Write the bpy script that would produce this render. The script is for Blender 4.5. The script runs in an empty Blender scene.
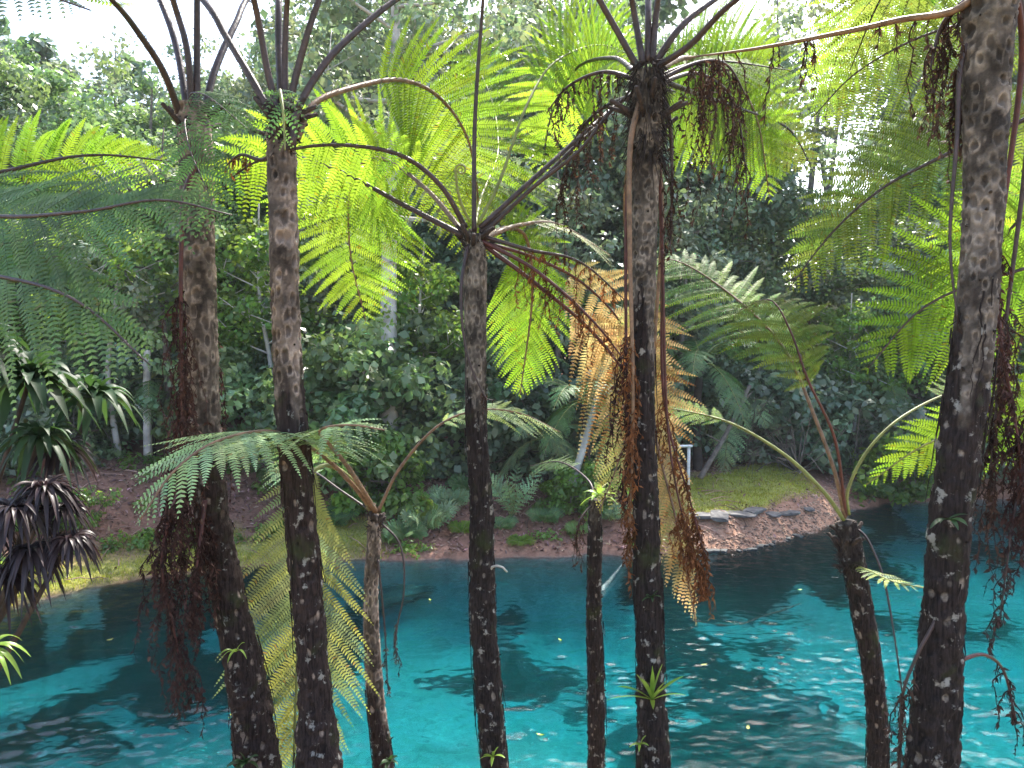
import bpy, math, random
import numpy as np
from mathutils import Vector

# ------------------------------------------------------------------ camera, world, sun
S = bpy.context.scene
COL = S.collection
FPX = 745.0
CAMZ = 5.0
PITCH = math.radians(3.4)
cd = bpy.data.cameras.new("camera")
cam = bpy.data.objects.new("camera", cd)
COL.objects.link(cam)
cam.location = (0, 0, CAMZ)
cam.rotation_euler = (math.pi / 2 - PITCH, 0, 0)
cd.sensor_width = 36
cd.lens = 36 * FPX / 1024
cd.clip_start = 0.05
cd.clip_end = 2000
S.camera = cam

SUN_EL = math.radians(55)
SUN_AZ = math.radians(21)          # to the right of straight ahead (+Y)
w = bpy.data.worlds.new("World")
S.world = w
w.use_nodes = True
nt = w.node_tree
sky = nt.nodes.new("ShaderNodeTexSky")
sky.sky_type = 'NISHITA'
sky.sun_disc = False
sky.sun_elevation = SUN_EL
sky.sun_rotation = SUN_AZ
sky.air_density = 1.0
sky.dust_density = 3.0
sky.ozone_density = 1.0
nt.links.new(sky.outputs[0], nt.nodes["Background"].inputs[0])
nt.nodes["Background"].inputs[1].default_value = 0.15

sd = bpy.data.lights.new("sun", 'SUN')
sd.energy = 3.0
sd.angle = math.radians(0.5)
sd.color = (1.0, 0.95, 0.86)
sun = bpy.data.objects.new("sun", sd)
COL.objects.link(sun)
sdir = Vector((math.sin(SUN_AZ) * math.cos(SUN_EL), math.cos(SUN_AZ) * math.cos(SUN_EL), math.sin(SUN_EL)))
sun.rotation_euler = sdir.to_track_quat('Z', 'Y').to_euler()
sun.location = (8, 10, 30)

S.view_settings.view_transform = 'Standard'
S.view_settings.look = 'None'
S.view_settings.gamma = 1
S.view_settings.exposure = 1.9
S.render.engine = 'CYCLES'
cy = S.cycles
cy.use_denoising = True
cy.max_bounces = 8
cy.diffuse_bounces = 3
cy.glossy_bounces = 3
cy.transmission_bounces = 4
cy.transparent_max_bounces = 8
cy.volume_bounces = 0
cy.sample_clamp_indirect = 6
cy.caustics_reflective = False
cy.caustics_refractive = True

rng = np.random.default_rng(11)
PI = math.pi
UP = np.array([0, 0, 1.0])


def at(px, py, d):
    vx = (px - 512) / FPX
    vz = -(py - 384) / FPX
    y = math.cos(PITCH) + math.sin(PITCH) * vz
    z = -math.sin(PITCH) + math.cos(PITCH) * vz
    k = d / y
    return np.array([vx * k, d, CAMZ + z * k])


def on_plane(px, py, z0=0.0):
    vx = (px - 512) / FPX
    vz = -(py - 384) / FPX
    y = math.cos(PITCH) + math.sin(PITCH) * vz
    z = -math.sin(PITCH) + math.cos(PITCH) * vz
    k = (z0 - CAMZ) / z
    return np.array([vx * k, y * k, z0])


def nrm(v):
    v = np.asarray(v, float)
    n = np.linalg.norm(v, axis=-1, keepdims=True)
    return v / np.maximum(n, 1e-9)


# ------------------------------------------------------------------ smooth value noise
_tab = np.random.default_rng(5).random((64, 64, 64))


def noise3(p, scale=1.0):
    p = np.asarray(p, float) * scale + 1000.0
    i = np.floor(p).astype(int)
    f = p - i
    f = f * f * (3 - 2 * f)
    i &= 63
    j = (i + 1) & 63
    x0, y0, z0 = i[..., 0], i[..., 1], i[..., 2]
    x1, y1, z1 = j[..., 0], j[..., 1], j[..., 2]
    fx, fy, fz = f[..., 0], f[..., 1], f[..., 2]
    a = _tab[x0, y0, z0] * (1 - fx) + _tab[x1, y0, z0] * fx
    b = _tab[x0, y1, z0] * (1 - fx) + _tab[x1, y1, z0] * fx
    c = _tab[x0, y0, z1] * (1 - fx) + _tab[x1, y0, z1] * fx
    d = _tab[x0, y1, z1] * (1 - fx) + _tab[x1, y1, z1] * fx
    return (a * (1 - fy) + b * fy) * (1 - fz) + (c * (1 - fy) + d * fy) * fz


def noise2(x, y, s, o=0.0):
    return noise3(np.stack([x * s, y * s, np.full_like(x, o)], -1))


# ------------------------------------------------------------------ mesh builder
class G:
    def __init__(self):
        self.V = []
        self.F = {3: [], 4: []}
        self.M = {3: [], 4: []}
        self.C = []
        self.n = 0

    def add(self, v, f, tint=1.0, mi=0):
        v = np.asarray(v, float).reshape(-1, 3)
        f = np.asarray(f, int)
        k = f.shape[1]
        self.V.append(v)
        self.F[k].append(f + self.n)
        self.M[k].append(np.full(len(f), mi))
        t = np.asarray(tint, float)
        if t.ndim == 0:
            t = np.full((len(v), 3), float(t))
        elif t.ndim == 1 and len(t) == 3 and len(v) != 3:
            t = np.tile(t, (len(v), 1))
        elif t.ndim == 1:
            t = np.repeat(t[:, None], 3, 1)
        self.C.append(t)
        self.n += len(v)

    def build(self, name, mats, parent=None, smooth=False, root=None):
        V = np.concatenate(self.V) if self.V else np.zeros((0, 3))
        base = np.zeros(3)
        r = root if root is not None else parent
        if r is not None:
            q = r
            while q.parent is not None:
                q = q.parent
            base = np.array(q.location)
        V = V - base
        me = bpy.data.meshes.new(name)
        faces, counts, mi = [], [], []
        for k in (3, 4):
            if self.F[k]:
                f = np.concatenate(self.F[k])
                faces.append(f.ravel())
                counts.append(np.full(len(f), k))
                mi.append(np.concatenate(self.M[k]))
        loops = np.concatenate(faces)
        counts = np.concatenate(counts)
        mi = np.concatenate(mi)
        me.vertices.add(len(V))
        me.vertices.foreach_set("co", V.astype(np.float32).ravel())
        me.loops.add(len(loops))
        me.loops.foreach_set("vertex_index", loops.astype(np.int32))
        me.polygons.add(len(counts))
        starts = np.concatenate([[0], np.cumsum(counts)[:-1]])
        me.polygons.foreach_set("loop_start", starts.astype(np.int32))
        me.polygons.foreach_set("material_index", mi.astype(np.int32))
        if smooth:
            me.polygons.foreach_set("use_smooth", np.ones(len(counts), bool))
        if not isinstance(mats, (list, tuple)):
            mats = [mats]
        for m in mats:
            me.materials.append(m)
        me.update(calc_edges=True)
        C = np.concatenate(self.C)
        ca = me.color_attributes.new("tint", 'FLOAT_COLOR', 'POINT')
        ca.data.foreach_set("color", np.concatenate([C, np.ones((len(C), 1))], 1).astype(np.float32).ravel())
        o = bpy.data.objects.new(name, me)
        COL.objects.link(o)
        if parent is not None:
            o.parent = parent
        return o


def tag(o, label=None, cat=None, group=None, kind=None):
    if label:
        o["label"] = label
    if cat:
        o["category"] = cat
    if group:
        o["group"] = group
    if kind:
        o["kind"] = kind
    return o


def empty(name, loc, label=None, cat=None, group=None):
    o = bpy.data.objects.new(name, None)
    COL.objects.link(o)
    o.location = [float(c) for c in loc]
    o.empty_display_size = 0.2
    return tag(o, label, cat, group)


def copy_tree(o, parent=None):
    c = o.copy()
    COL.objects.link(c)
    c.parent = parent
    for ch in list(o.children):
        copy_tree(ch, c)
    return c


def spline(P, n):
    P = np.asarray(P, float)
    if len(P) == 2:
        t = np.linspace(0, 1, n)[:, None]
        return P[0] * (1 - t) + P[1] * t
    Q = np.vstack([2 * P[0] - P[1], P, 2 * P[-1] - P[-2]])
    out = []
    m = len(P) - 1
    t = np.linspace(0, m, max(n * 4, 60))
    i = np.minimum(t.astype(int), m - 1)
    u = (t - i)[:, None]
    p0, p1, p2, p3 = Q[i], Q[i + 1], Q[i + 2], Q[i + 3]
    C = 0.5 * ((2 * p1) + (-p0 + p2) * u + (2 * p0 - 5 * p1 + 4 * p2 - p3) * u ** 2 + (-p0 + 3 * p1 - 3 * p2 + p3) * u ** 3)
    seg = np.linalg.norm(np.diff(C[:, :3], axis=0), axis=1)
    L = np.concatenate([[0], np.cumsum(seg)])
    s = np.linspace(0, L[-1], n)
    return np.stack([np.interp(s, L, C[:, k]) for k in range(C.shape[1])], 1)


def frames(P):
    T = np.gradient(P, axis=0)
    T = nrm(T)
    n = len(P)
    A = np.zeros_like(P)
    a = np.cross(T[0], [0, 0, 1.0])
    if np.linalg.norm(a) < 0.2:
        a = np.cross(T[0], [0, 1.0, 0])
    a = a / np.linalg.norm(a)
    for i in range(n):
        a = a - T[i] * a.dot(T[i])
        a = a / np.linalg.norm(a)
        A[i] = a
    B = np.cross(T, A)
    return T, A, B


def tube(g, P, R, sides=6, tint=1.0, mi=0, cap=True):
    P = np.asarray(P, float)
    n = len(P)
    R = np.broadcast_to(np.asarray(R, float), (n,))
    T, A, B = frames(P)
    th = np.arange(sides) * 2 * PI / sides
    V = P[:, None] + (A[:, None] * np.cos(th)[None, :, None] + B[:, None] * np.sin(th)[None, :, None]) * R[:, None, None]
    i = np.arange(n - 1)[:, None]
    j = np.arange(sides)[None]
    a = i * sides + j
    b = i * sides + (j + 1) % sides
    F = np.stack([a, b, b + sides, a + sides], -1).reshape(-1, 4)
    V = V.reshape(-1, 3)
    if cap:
        V = np.vstack([V, P[-1] + T[-1] * R[-1] * 0.3, P[0]])
        g.add(V, F, tint, mi)
        k = g.n - len(V)
        top = (n - 1) * sides
        jj = np.arange(sides)
        g.F[3].append(np.stack([top + jj, top + (jj + 1) % sides, np.full(sides, n * sides)], 1) + k)
        g.M[3].append(np.full(sides, mi))
        g.F[3].append(np.stack([(jj + 1) % sides, jj, np.full(sides, n * sides + 1)], 1) + k)
        g.M[3].append(np.full(sides, mi))
    else:
        g.add(V, F, tint, mi)


# ------------------------------------------------------------------ materials
def newmat(name):
    m = bpy.data.materials.new(name)
    m.use_nodes = True
    n = m.node_tree
    p = n.nodes["Principled BSDF"]
    return m, n, p


def N(nt, typ, **kw):
    o = nt.nodes.new(typ)
    for k, v in kw.items():
        if k.startswith("i_"):
            key = k[2:]
            key = int(key) if key.isdigit() else key
            o.inputs[key].default_value = v
        else:
            setattr(o, k, v)
    return o


def mixc(nt, f, a, b, mode='MIX'):
    m = nt.nodes.new("ShaderNodeMix")
    m.data_type = 'RGBA'
    m.blend_type = mode
    for i, v in ((0, f), (6, a), (7, b)):
        if hasattr(v, "links"):
            nt.links.new(v, m.inputs[i])
        elif i == 0:
            m.inputs[0].default_value = v
        else:
            m.inputs[i].default_value = (*v, 1) if len(v) == 3 else v
    return m.outputs[2]


def ramp(nt, src, stops):
    r = nt.nodes.new("ShaderNodeValToRGB")
    nt.links.new(src, r.inputs[0])
    e = r.color_ramp.elements
    while len(e) < len(stops):
        e.new(0.5)
    for k, (p, c) in enumerate(stops):
        e[k].position = p
        e[k].color = (c, c, c, 1) if not hasattr(c, "__len__") else (*c, 1)
    return r.outputs[0]


def leafmat(name, base, trans, rough=0.45, fac=0.4, spec=0.4, var=0.35, vscale=3.0):
    m, n, p = newmat(name)
    at_ = N(n, "ShaderNodeAttribute", attribute_name="tint")
    tc = N(n, "ShaderNodeTexCoord")
    nz = N(n, "ShaderNodeTexNoise", i_Scale=vscale, i_Detail=2.0)
    n.links.new(tc.outputs["Object"], nz.inputs["Vector"])
    v = ramp(n, nz.outputs[0], [(0.3, 1 - var), (0.7, 1 + var * 0.6)])
    t = mixc(n, 1.0, at_.outputs["Color"], v, 'MULTIPLY')
    c1 = mixc(n, 1.0, t, base, 'MULTIPLY')
    c2 = mixc(n, 1.0, t, trans, 'MULTIPLY')
    n.links.new(c1, p.inputs["Base Color"])
    p.inputs["Roughness"].default_value = rough
    p.inputs["Specular IOR Level"].default_value = spec
    tr = N(n, "ShaderNodeBsdfTranslucent")
    n.links.new(c2, tr.inputs[0])
    mx = N(n, "ShaderNodeMixShader", i_0=fac)
    n.links.new(p.outputs[0], mx.inputs[1])
    n.links.new(tr.outputs[0], mx.inputs[2])
    n.links.new(mx.outputs[0], n.nodes["Material Output"].inputs[0])
    return m


def solidmat(name, base, rough=0.7, var=0.4, vscale=8.0, bump=0.3, c2=None):
    m, n, p = newmat(name)
    at_ = N(n, "ShaderNodeAttribute", attribute_name="tint")
    tc = N(n, "ShaderNodeTexCoord")
    nz = N(n, "ShaderNodeTexNoise", i_Scale=vscale, i_Detail=6.0, i_Roughness=0.65)
    n.links.new(tc.outputs["Object"], nz.inputs["Vector"])
    f = ramp(n, nz.outputs[0], [(0.35, 0.0), (0.65, 1.0)])
    c = mixc(n, f, tuple(x * (1 - var) for x in base), c2 or tuple(min(x * (1 + var), 1) for x in base))
    c = mixc(n, 1.0, c, at_.outputs["Color"], 'MULTIPLY')
    n.links.new(c, p.inputs["Base Color"])
    p.inputs["Roughness"].default_value = rough
    b = N(n, "ShaderNodeBump", i_Strength=bump, i_Distance=0.02)
    n.links.new(nz.outputs[0], b.inputs["Height"])
    n.links.new(b.outputs[0], p.inputs["Normal"])
    return m


def fern_trunk_mat(name, pale, dark, mantle):
    # tint: r = distance within leaf scar (0 centre, 1 rim), g = how far root mantle covers it, b = random per scar
    m, n, p = newmat(name)
    a = N(n, "ShaderNodeAttribute", attribute_name="tint")
    sp = N(n, "ShaderNodeSeparateColor")
    n.links.new(a.outputs["Color"], sp.inputs[0])
    tc = N(n, "ShaderNodeTexCoord")
    nz = N(n, "ShaderNodeTexNoise", i_Scale=34.0, i_Detail=8.0, i_Roughness=0.72)
    n.links.new(tc.outputs["Object"], nz.inputs["Vector"])
    nb = N(n, "ShaderNodeTexNoise", i_Scale=7.0, i_Detail=4.0)
    n.links.new(tc.outputs["Object"], nb.inputs["Vector"])
    mp = N(n, "ShaderNodeMapping")
    mp.inputs["Scale"].default_value = (90, 90, 9)
    n.links.new(tc.outputs["Object"], mp.inputs[0])
    fib = N(n, "ShaderNodeTexNoise", i_Scale=1.0, i_Detail=5.0)
    n.links.new(mp.outputs[0], fib.inputs["Vector"])
    rim = ramp(n, sp.outputs[0], [(0.0, 0.1), (0.36, 0.12), (0.55, 1.0), (0.70, 0.8), (0.9, 0.22)])
    grime = ramp(n, nz.outputs[0], [(0.36, 0.25), (0.6, 1.0)])
    f1 = mixc(n, 1.0, rim, grime, 'MULTIPLY')
    core = mixc(n, sp.outputs[2], tuple(x * .6 for x in dark), tuple(a_ * .4 + b_ * .6 for a_, b_ in zip(pale, dark)))
    up = mixc(n, f1, core, pale)
    big = ramp(n, nb.outputs[0], [(0.38, 0.35), (0.6, 1.0)])
    up = mixc(n, 1.0, up, big, 'MULTIPLY')
    f2 = ramp(n, fib.outputs[0], [(0.35, 0.0), (0.7, 1.0)])
    mant = mixc(n, f2, tuple(x * 0.45 for x in mantle), tuple(min(1, x * 1.7) for x in mantle))
    # lichen blotches and moss on the old mantle
    vo = N(n, "ShaderNodeTexNoise", i_Scale=16.0, i_Detail=5.0, i_Roughness=0.6)
    n.links.new(tc.outputs["Object"], vo.inputs["Vector"])
    li = ramp(n, vo.outputs[0], [(0.6, 0.0), (0.66, 0.9)])
    mant = mixc(n, li, mant, (0.34, 0.33, 0.30))
    mo = ramp(n, nb.outputs[0], [(0.58, 0.0), (0.72, 0.55)])
    mant = mixc(n, mo, mant, (0.045, 0.06, 0.018))
    pit = ramp(n, sp.outputs[0], [(0.0, 0.35), (0.5, 1.0)])
    mant = mixc(n, 0.7, mant, pit, 'MULTIPLY')
    # some old scars stay as pale patches in the mantle
    ctr = ramp(n, sp.outputs[0], [(0.25, 1.0), (0.5, 0.0)])
    few = ramp(n, sp.outputs[2], [(0.70, 0.0), (0.85, 0.8)])
    pf = mixc(n, 1.0, mixc(n, 1.0, ctr, few, 'MULTIPLY'), grime, 'MULTIPLY')
    mant = mixc(n, pf, mant, tuple(x * .9 for x in pale))
    gsum = N(n, "ShaderNodeMath", operation='ADD')
    gm = N(n, "ShaderNodeMath", operation='MULTIPLY_ADD', i_1=0.9, i_2=-0.45)
    n.links.new(nb.outputs[0], gm.inputs[0])
    n.links.new(sp.outputs[1], gsum.inputs[0])
    n.links.new(gm.outputs[0], gsum.inputs[1])
    fm = ramp(n, gsum.outputs[0], [(0.38, 0.0), (0.6, 1.0)])
    c = mixc(n, fm, up, mant)
    n.links.new(c, p.inputs["Base Color"])
    p.inputs["Roughness"].default_value = 0.85
    p.inputs["Specular IOR Level"].default_value = 0.25
    b = N(n, "ShaderNodeBump", i_Strength=0.9, i_Distance=0.012)
    n.links.new(nz.outputs[0], b.inputs["Height"])
    b2 = N(n, "ShaderNodeBump", i_Strength=0.6, i_Distance=0.01)
    n.links.new(fib.outputs[0], b2.inputs["Height"])
    n.links.new(b.outputs[0], b2.inputs["Normal"])
    n.links.new(b2.outputs[0], p.inputs["Normal"])
    return m


MT = {}
MT['trunk'] = fern_trunk_mat("fern_bark", (0.56, 0.44, 0.36), (0.040, 0.026, 0.022), (0.034, 0.022, 0.020))
MT['trunk_dark'] = fern_trunk_mat("dark_fern_bark", (0.42, 0.36, 0.30), (0.028, 0.020, 0.019), (0.026, 0.019, 0.018))
MT['stalk'] = solidmat("dark_stalk", (0.055, 0.035, 0.035), 0.45, 0.4, 20, 0.3)
MT['stalk_brown'] = solidmat("brown_stalk", (0.20, 0.12, 0.07), 0.5, 0.4, 20, 0.3)
MT['stalk_green'] = solidmat("green_stalk", (0.20, 0.22, 0.06), 0.5, 0.3, 12, 0.2)
MT['stalk_maroon'] = solidmat("maroon_stalk", (0.09, 0.025, 0.022), 0.5, 0.4, 14, 0.3)
MT['lime'] = leafmat("lime_leaflets", (0.12, 0.22, 0.035), (0.31, 0.50, 0.035), 0.6, 0.55, 0.15)
MT['olive'] = leafmat("olive_leaflets", (0.13, 0.19, 0.045), (0.24, 0.33, 0.05), 0.6, 0.5, 0.15)
MT['bluegreen'] = leafmat("blue_green_leaflets", (0.11, 0.20, 0.075), (0.18, 0.36, 0.07), 0.5, 0.35, 0.35)
MT['pale'] = leafmat("pale_leaflets", (0.26, 0.38, 0.19), (0.32, 0.48, 0.15), 0.55, 0.35, 0.25)
MT['fresh'] = leafmat("fresh_green_leaflets", (0.16, 0.26, 0.08), (0.27, 0.44, 0.08), 0.55, 0.4, 0.2)
MT['yellow'] = leafmat("yellowing_leaflets", (0.32, 0.37, 0.16), (0.46, 0.52, 0.17), 0.5, 0.4, 0.35, 0.45, 2.0)
MT['gold'] = leafmat("golden_dead_leaflets", (0.52, 0.40, 0.19), (0.78, 0.58, 0.25), 0.6, 0.5, 0.2, 0.5, 3.0)
MT['rust'] = leafmat("rust_dead_leaflets", (0.20, 0.085, 0.035), (0.32, 0.12, 0.04), 0.7, 0.3, 0.2, 0.5, 6.0)
MT['dead'] = leafmat("withered_leaflets", (0.075, 0.045, 0.035), (0.12, 0.06, 0.035), 0.75, 0.2, 0.2, 0.5, 9.0)
MT['maroon'] = leafmat("maroon_withered_leaflets", (0.072, 0.036, 0.030), (0.11, 0.045, 0.035), 0.7, 0.2, 0.2, 0.5, 9.0)
MT['tree1'] = leafmat("forest_leaves", (0.18, 0.27, 0.13), (0.30, 0.48, 0.12), 0.38, 0.35, 0.6, 0.35, 0.6)
MT['tree2'] = leafmat("pale_forest_leaves", (0.24, 0.30, 0.20), (0.32, 0.43, 0.17), 0.4, 0.35, 0.6, 0.35, 0.6)
MT['tree3'] = leafmat("dark_forest_leaves", (0.15, 0.22, 0.14), (0.20, 0.32, 0.12), 0.32, 0.3, 0.7, 0.35, 0.6)
MT['tree4'] = leafmat("bright_forest_leaves", (0.12, 0.22, 0.045), (0.36, 0.55, 0.07), 0.4, 0.4, 0.5, 0.35, 0.6)
MT['strap'] = leafmat("strap_leaves", (0.028, 0.062, 0.026), (0.09, 0.2, 0.04), 0.5, 0.2, 0.3, 0.3, 6)
MT['purple'] = leafmat("dark_purple_leaves", (0.040, 0.026, 0.030), (0.08, 0.04, 0.05), 0.42, 0.12, 0.4, 0.4, 6)
MT['bromel'] = leafmat("bromeliad_leaves", (0.22, 0.36, 0.06), (0.40, 0.60, 0.08), 0.35, 0.35, 0.5, 0.3, 12)
MT['bark'] = solidmat("grey_bark", (0.16, 0.135, 0.115), 0.85, 0.5, 5, 0.8)
MT['palebark'] = solidmat("pale_bark", (0.50, 0.47, 0.44), 0.8, 0.3, 3, 0.6)
MT['darkbark'] = solidmat("dark_bark", (0.06, 0.045, 0.038), 0.9, 0.5, 6, 0.8)
MT['rock'] = solidmat("slate_rock", (0.10, 0.10, 0.105), 0.85, 0.5, 5, 0.9, (0.20, 0.19, 0.18))
MT['wetrock'] = solidmat("dark_stone", (0.045, 0.05, 0.05), 0.7, 0.5, 5, 0.9)
MT['gravel'] = solidmat("gravel_stones", (0.30, 0.24, 0.20), 0.9, 0.4, 9, 0.5)
MT['paint'] = solidmat("weathered_white_paint", (0.62, 0.62, 0.60), 0.6, 0.2, 9, 0.2)
MT['litter'] = leafmat("fallen_leaves", (0.36, 0.22, 0.17), (0.2, 0.1, 0.06), 0.7, 0.15, 0.25, 0.4, 3)
MT['grass'] = leafmat("grass_blades", (0.24, 0.32, 0.06), (0.42, 0.54, 0.08), 0.5, 0.4, 0.3, 0.3, 1.5)
MT['hair'] = solidmat("crown_scales", (0.045, 0.032, 0.028), 0.9, 0.5, 30, 0.8)

# ------------------------------------------------------------------ terrain
_shore_px = [(-500, 650), (-200, 628), (0, 613), (60, 597), (150, 578), (220, 570), (300, 566), (380, 560), (470, 561),
             (560, 557), (640, 556), (700, 553), (760, 546), (800, 538), (828, 527), (846, 510), (900, 502), (1024, 500), (1300, 500)]
_sh = np.array([on_plane(*p)[:2] for p in _shore_px])


def shore(x):
    base = np.interp(x, _sh[:, 0], _sh[:, 1])
    return base + (noise2(x, x * 0, 1.1, 3.3) - 0.5) * 0.5 + (noise2(x, x * 0, 4.0, 7.3) - 0.5) * 0.18


def ground_z(x, y):
    x = np.asarray(x, float)
    y = np.asarray(y, float)
    s = y - shore(x)
    left = np.interp(s, [0, .12, 2.0, 5.5, 12, 30, 400], [0, .10, .28, 1.5, 2.1, 3.5, 4.5])
    mid = np.interp(s, [0, .15, 1.2, 4.0, 12, 30, 400], [0, .12, .40, 1.15, 1.9, 3.5, 4.5])
    kno = np.interp(s, [0, .1, .45, 0.95, 1.3, 3.4, 12, 30, 400], [0, .06, .30, .60, .68, .82, 1.5, 3.5, 4.5])
    rgt = np.interp(s, [0, .2, 1.0, 4.0, 12, 30, 400], [0, .2, .5, .9, 1.8, 3.5, 4.5])
    wl = np.clip((-3.5 - x) / 3.0, 0, 1)
    wk = np.clip((x - 3.2) / 1.5, 0, 1) * np.clip((9.6 - x) / 1.2, 0, 1)
    wr = np.clip((x - 8.4) / 1.2, 0, 1)
    wm = np.clip(1 - wl - wk - wr, 0, 1)
    tot = wl + wk + wr + wm
    far = (left * wl + mid * wm + kno * wk + rgt * wr) / tot
    far = far + (noise2(x, y, 0.9, 1.5) - 0.5) * 0.22 * np.clip(s / 2, 0, 1) + (noise2(x, y, 4.0, 2.5) - 0.5) * 0.12 * np.clip(s / .4, 0, 1)
    farw = -2.6 * (1 - np.exp(np.minimum(s, 0) / 0.8))
    ns = 6.6 + (noise2(x, x * 0, 0.6, 9.1) - 0.5) * 1.0
    s2 = ns - y
    near = np.interp(s2, [0, 3, 6.6, 12, 60], [0, 1.75, 3.35, 3.9, 6.0]) + (noise2(x, y, 1.6, 4.5) - 0.5) * 0.25 * np.clip(s2, 0, 1)
    nearw = -2.5 * (1 - np.exp(np.minimum(s2, 0) / 2.6))
    wz = np.maximum(farw, nearw) + (noise2(x, y, 0.7, 6.5) - 0.5) * 0.5 * np.clip(np.minimum(-s, -s2), 0, 1)
    return np.where(s > 0, far, np.where(s2 > 0, near, wz))


def gz(x, y):
    return float(ground_z(np.array([x]), np.array([y]))[0])


def axis(lo, hi, fine_lo, fine_hi, step, grow=1.18):
    a = list(np.arange(fine_lo, fine_hi, step))
    s, v = step, fine_hi
    while v < hi:
        a.append(v)
        s *= grow
        v += s
    a.append(hi)
    s, v, b = step, fine_lo, []
    while v > lo:
        s *= grow
        v -= s
        b.append(max(v, lo))
    return np.array(b[::-1] + a)


xs = axis(-600, 600, -17, 20, 0.11)
ys = axis(-200, 900, 0, 27, 0.11)
X, Y = np.meshgrid(xs, ys)
Z = ground_z(X, Y)
s_ = Y - shore(X)
n1 = noise2(X, Y, 1.3, 12.0)
n2_ = noise2(X, Y, 3.5, 13.0)
grass_left = (X < -3.2) * np.clip(1 - np.abs(s_ - 0.9) / 1.5 + (n1 - .5) * .8, 0, 1) * (s_ > 0.03)
grass_kn = np.clip((X - 3.9) * 1.5, 0, 1) * np.clip((9.3 - X) * 1.2, 0, 1) * np.clip((s_ - 1.05) * 3, 0, 1) * np.clip((5.5 - s_), 0, 1) * np.clip(0.5 + n1, 0, 1)
grass_near = np.clip((6.0 - Y), 0, 1) * (s_ < 0) * n1
GR = np.clip(grass_left + grass_kn + grass_near * .6, 0, 1)
GV = np.clip((X - 3.6) * 1.2, 0, 1) * np.clip((10 - X), 0, 1) * np.clip(1.25 - np.abs(s_ - 0.3) / 0.9 + (n2_ - .5) * .3, 0, 1) * (s_ > -0.4)
GV = np.maximum(GV, np.clip(0.7 - np.abs(s_ - 0.2) / 0.5, 0, 1) * (X > -3.5) * .5)
WEED_SHADE = np.clip((noise2(X, Y, 0.55, 21.0) - 0.66) * 4 + (noise2(X, Y, 2.1, 22.0) - .5) * 2.2 + np.clip((-2.5 - X) / 3, 0, .45) * np.clip((Y - 9.5) / 2.5, 0, 1) + .5 * np.clip((s_ + 2.2) / 1.5, 0, 1), 0, 1) * (s_ < 0)  # weed patches, plus tree shade and reflections painted dark at left and far shore
g = G()
nx, ny = len(xs), len(ys)
i = np.arange(ny - 1)[:, None]
j = np.arange(nx - 1)[None]
a = i * nx + j
F = np.stack([a, a + 1, a + nx + 1, a + nx], -1).reshape(-1, 4)
g.add(np.stack([X, Y, Z], -1).reshape(-1, 3), F, np.stack([GR, GV, WEED_SHADE], -1).reshape(-1, 3))

m, n, p = newmat("bank_ground")
a_ = N(n, "ShaderNodeAttribute", attribute_name="tint")
sp = N(n, "ShaderNodeSeparateColor")
n.links.new(a_.outputs["Color"], sp.inputs[0])
tc = N(n, "ShaderNodeTexCoord")
geo = N(n, "ShaderNodeNewGeometry")
sz = N(n, "ShaderNodeSeparateXYZ")
n.links.new(geo.outputs["Position"], sz.inputs[0])
na = N(n, "ShaderNodeTexNoise", i_Scale=9.0, i_Detail=9.0, i_Roughness=0.75)
nb = N(n, "ShaderNodeTexNoise", i_Scale=1.3, i_Detail=5.0)
nc = N(n, "ShaderNodeTexVoronoi", i_Scale=14.0)
for q in (na, nb, nc):
    n.links.new(tc.outputs["Object"], q.inputs["Vector"])
f = ramp(n, na.outputs[0], [(0.32, 0.0), (0.68, 1.0)])
mulch = mixc(n, f, (0.12, 0.06, 0.042), (0.36, 0.20, 0.15))
f = ramp(n, nb.outputs[0], [(0.4, 0.0), (0.6, 0.6)])
mulch = mixc(n, f, mulch, (0.24, 0.13, 0.09))
grav = mixc(n, ramp(n, na.outputs[0], [(0.35, 0.0), (0.65, 1.0)]), (0.30, 0.16, 0.10), (0.52, 0.32, 0.22))
grass = mixc(n, ramp(n, na.outputs[0], [(0.35, 0.0), (0.65, 1.0)]), (0.18, 0.22, 0.05), (0.44, 0.44, 0.13))
c = mixc(n, sp.outputs[1], mulch, grav)
c = mixc(n, sp.outputs[0], c, grass)
# pond bed: pale silt, dark weed patches and painted dark of forest reflections
bed = mixc(n, ramp(n, na.outputs[0], [(0.35, 0.0), (0.65, 1.0)]), (0.24, 0.27, 0.25), (0.56, 0.59, 0.53))
bed = mixc(n, ramp(n, nb.outputs[0], [(0.45, 0.0), (0.62, 0.45)]), bed, (0.20, 0.26, 0.2))
ng = N(n, "ShaderNodeTexNoise", i_Scale=3.2, i_Detail=8.0, i_Roughness=0.7)
n.links.new(tc.outputs["Object"], ng.inputs["Vector"])
wm_ = N(n, "ShaderNodeMath", operation='ADD')
n.links.new(sp.outputs[2], wm_.inputs[0])
n.links.new(ng.outputs[0], wm_.inputs[1])
bed = mixc(n, ramp(n, wm_.outputs[0], [(0.56, 0.0), (0.74, 0.92)]), bed, (0.02, 0.045, 0.04))
uw = N(n, "ShaderNodeMapRange", i_1=-0.12, i_2=0.03, i_3=1.0, i_4=0.0)
n.links.new(sz.outputs[2], uw.inputs[0])
c = mixc(n, uw.outputs[0], c, bed)
n.links.new(c, p.inputs["Base Color"])
p.inputs["Roughness"].default_value = 0.95
p.inputs["Specular IOR Level"].default_value = 0.15
b = N(n, "ShaderNodeBump", i_Strength=0.9, i_Distance=0.05)
n.links.new(na.outputs[0], b.inputs["Height"])
n.links.new(b.outputs[0], p.inputs["Normal"])
tag(g.build("ground", m, smooth=True), kind="structure")

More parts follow.
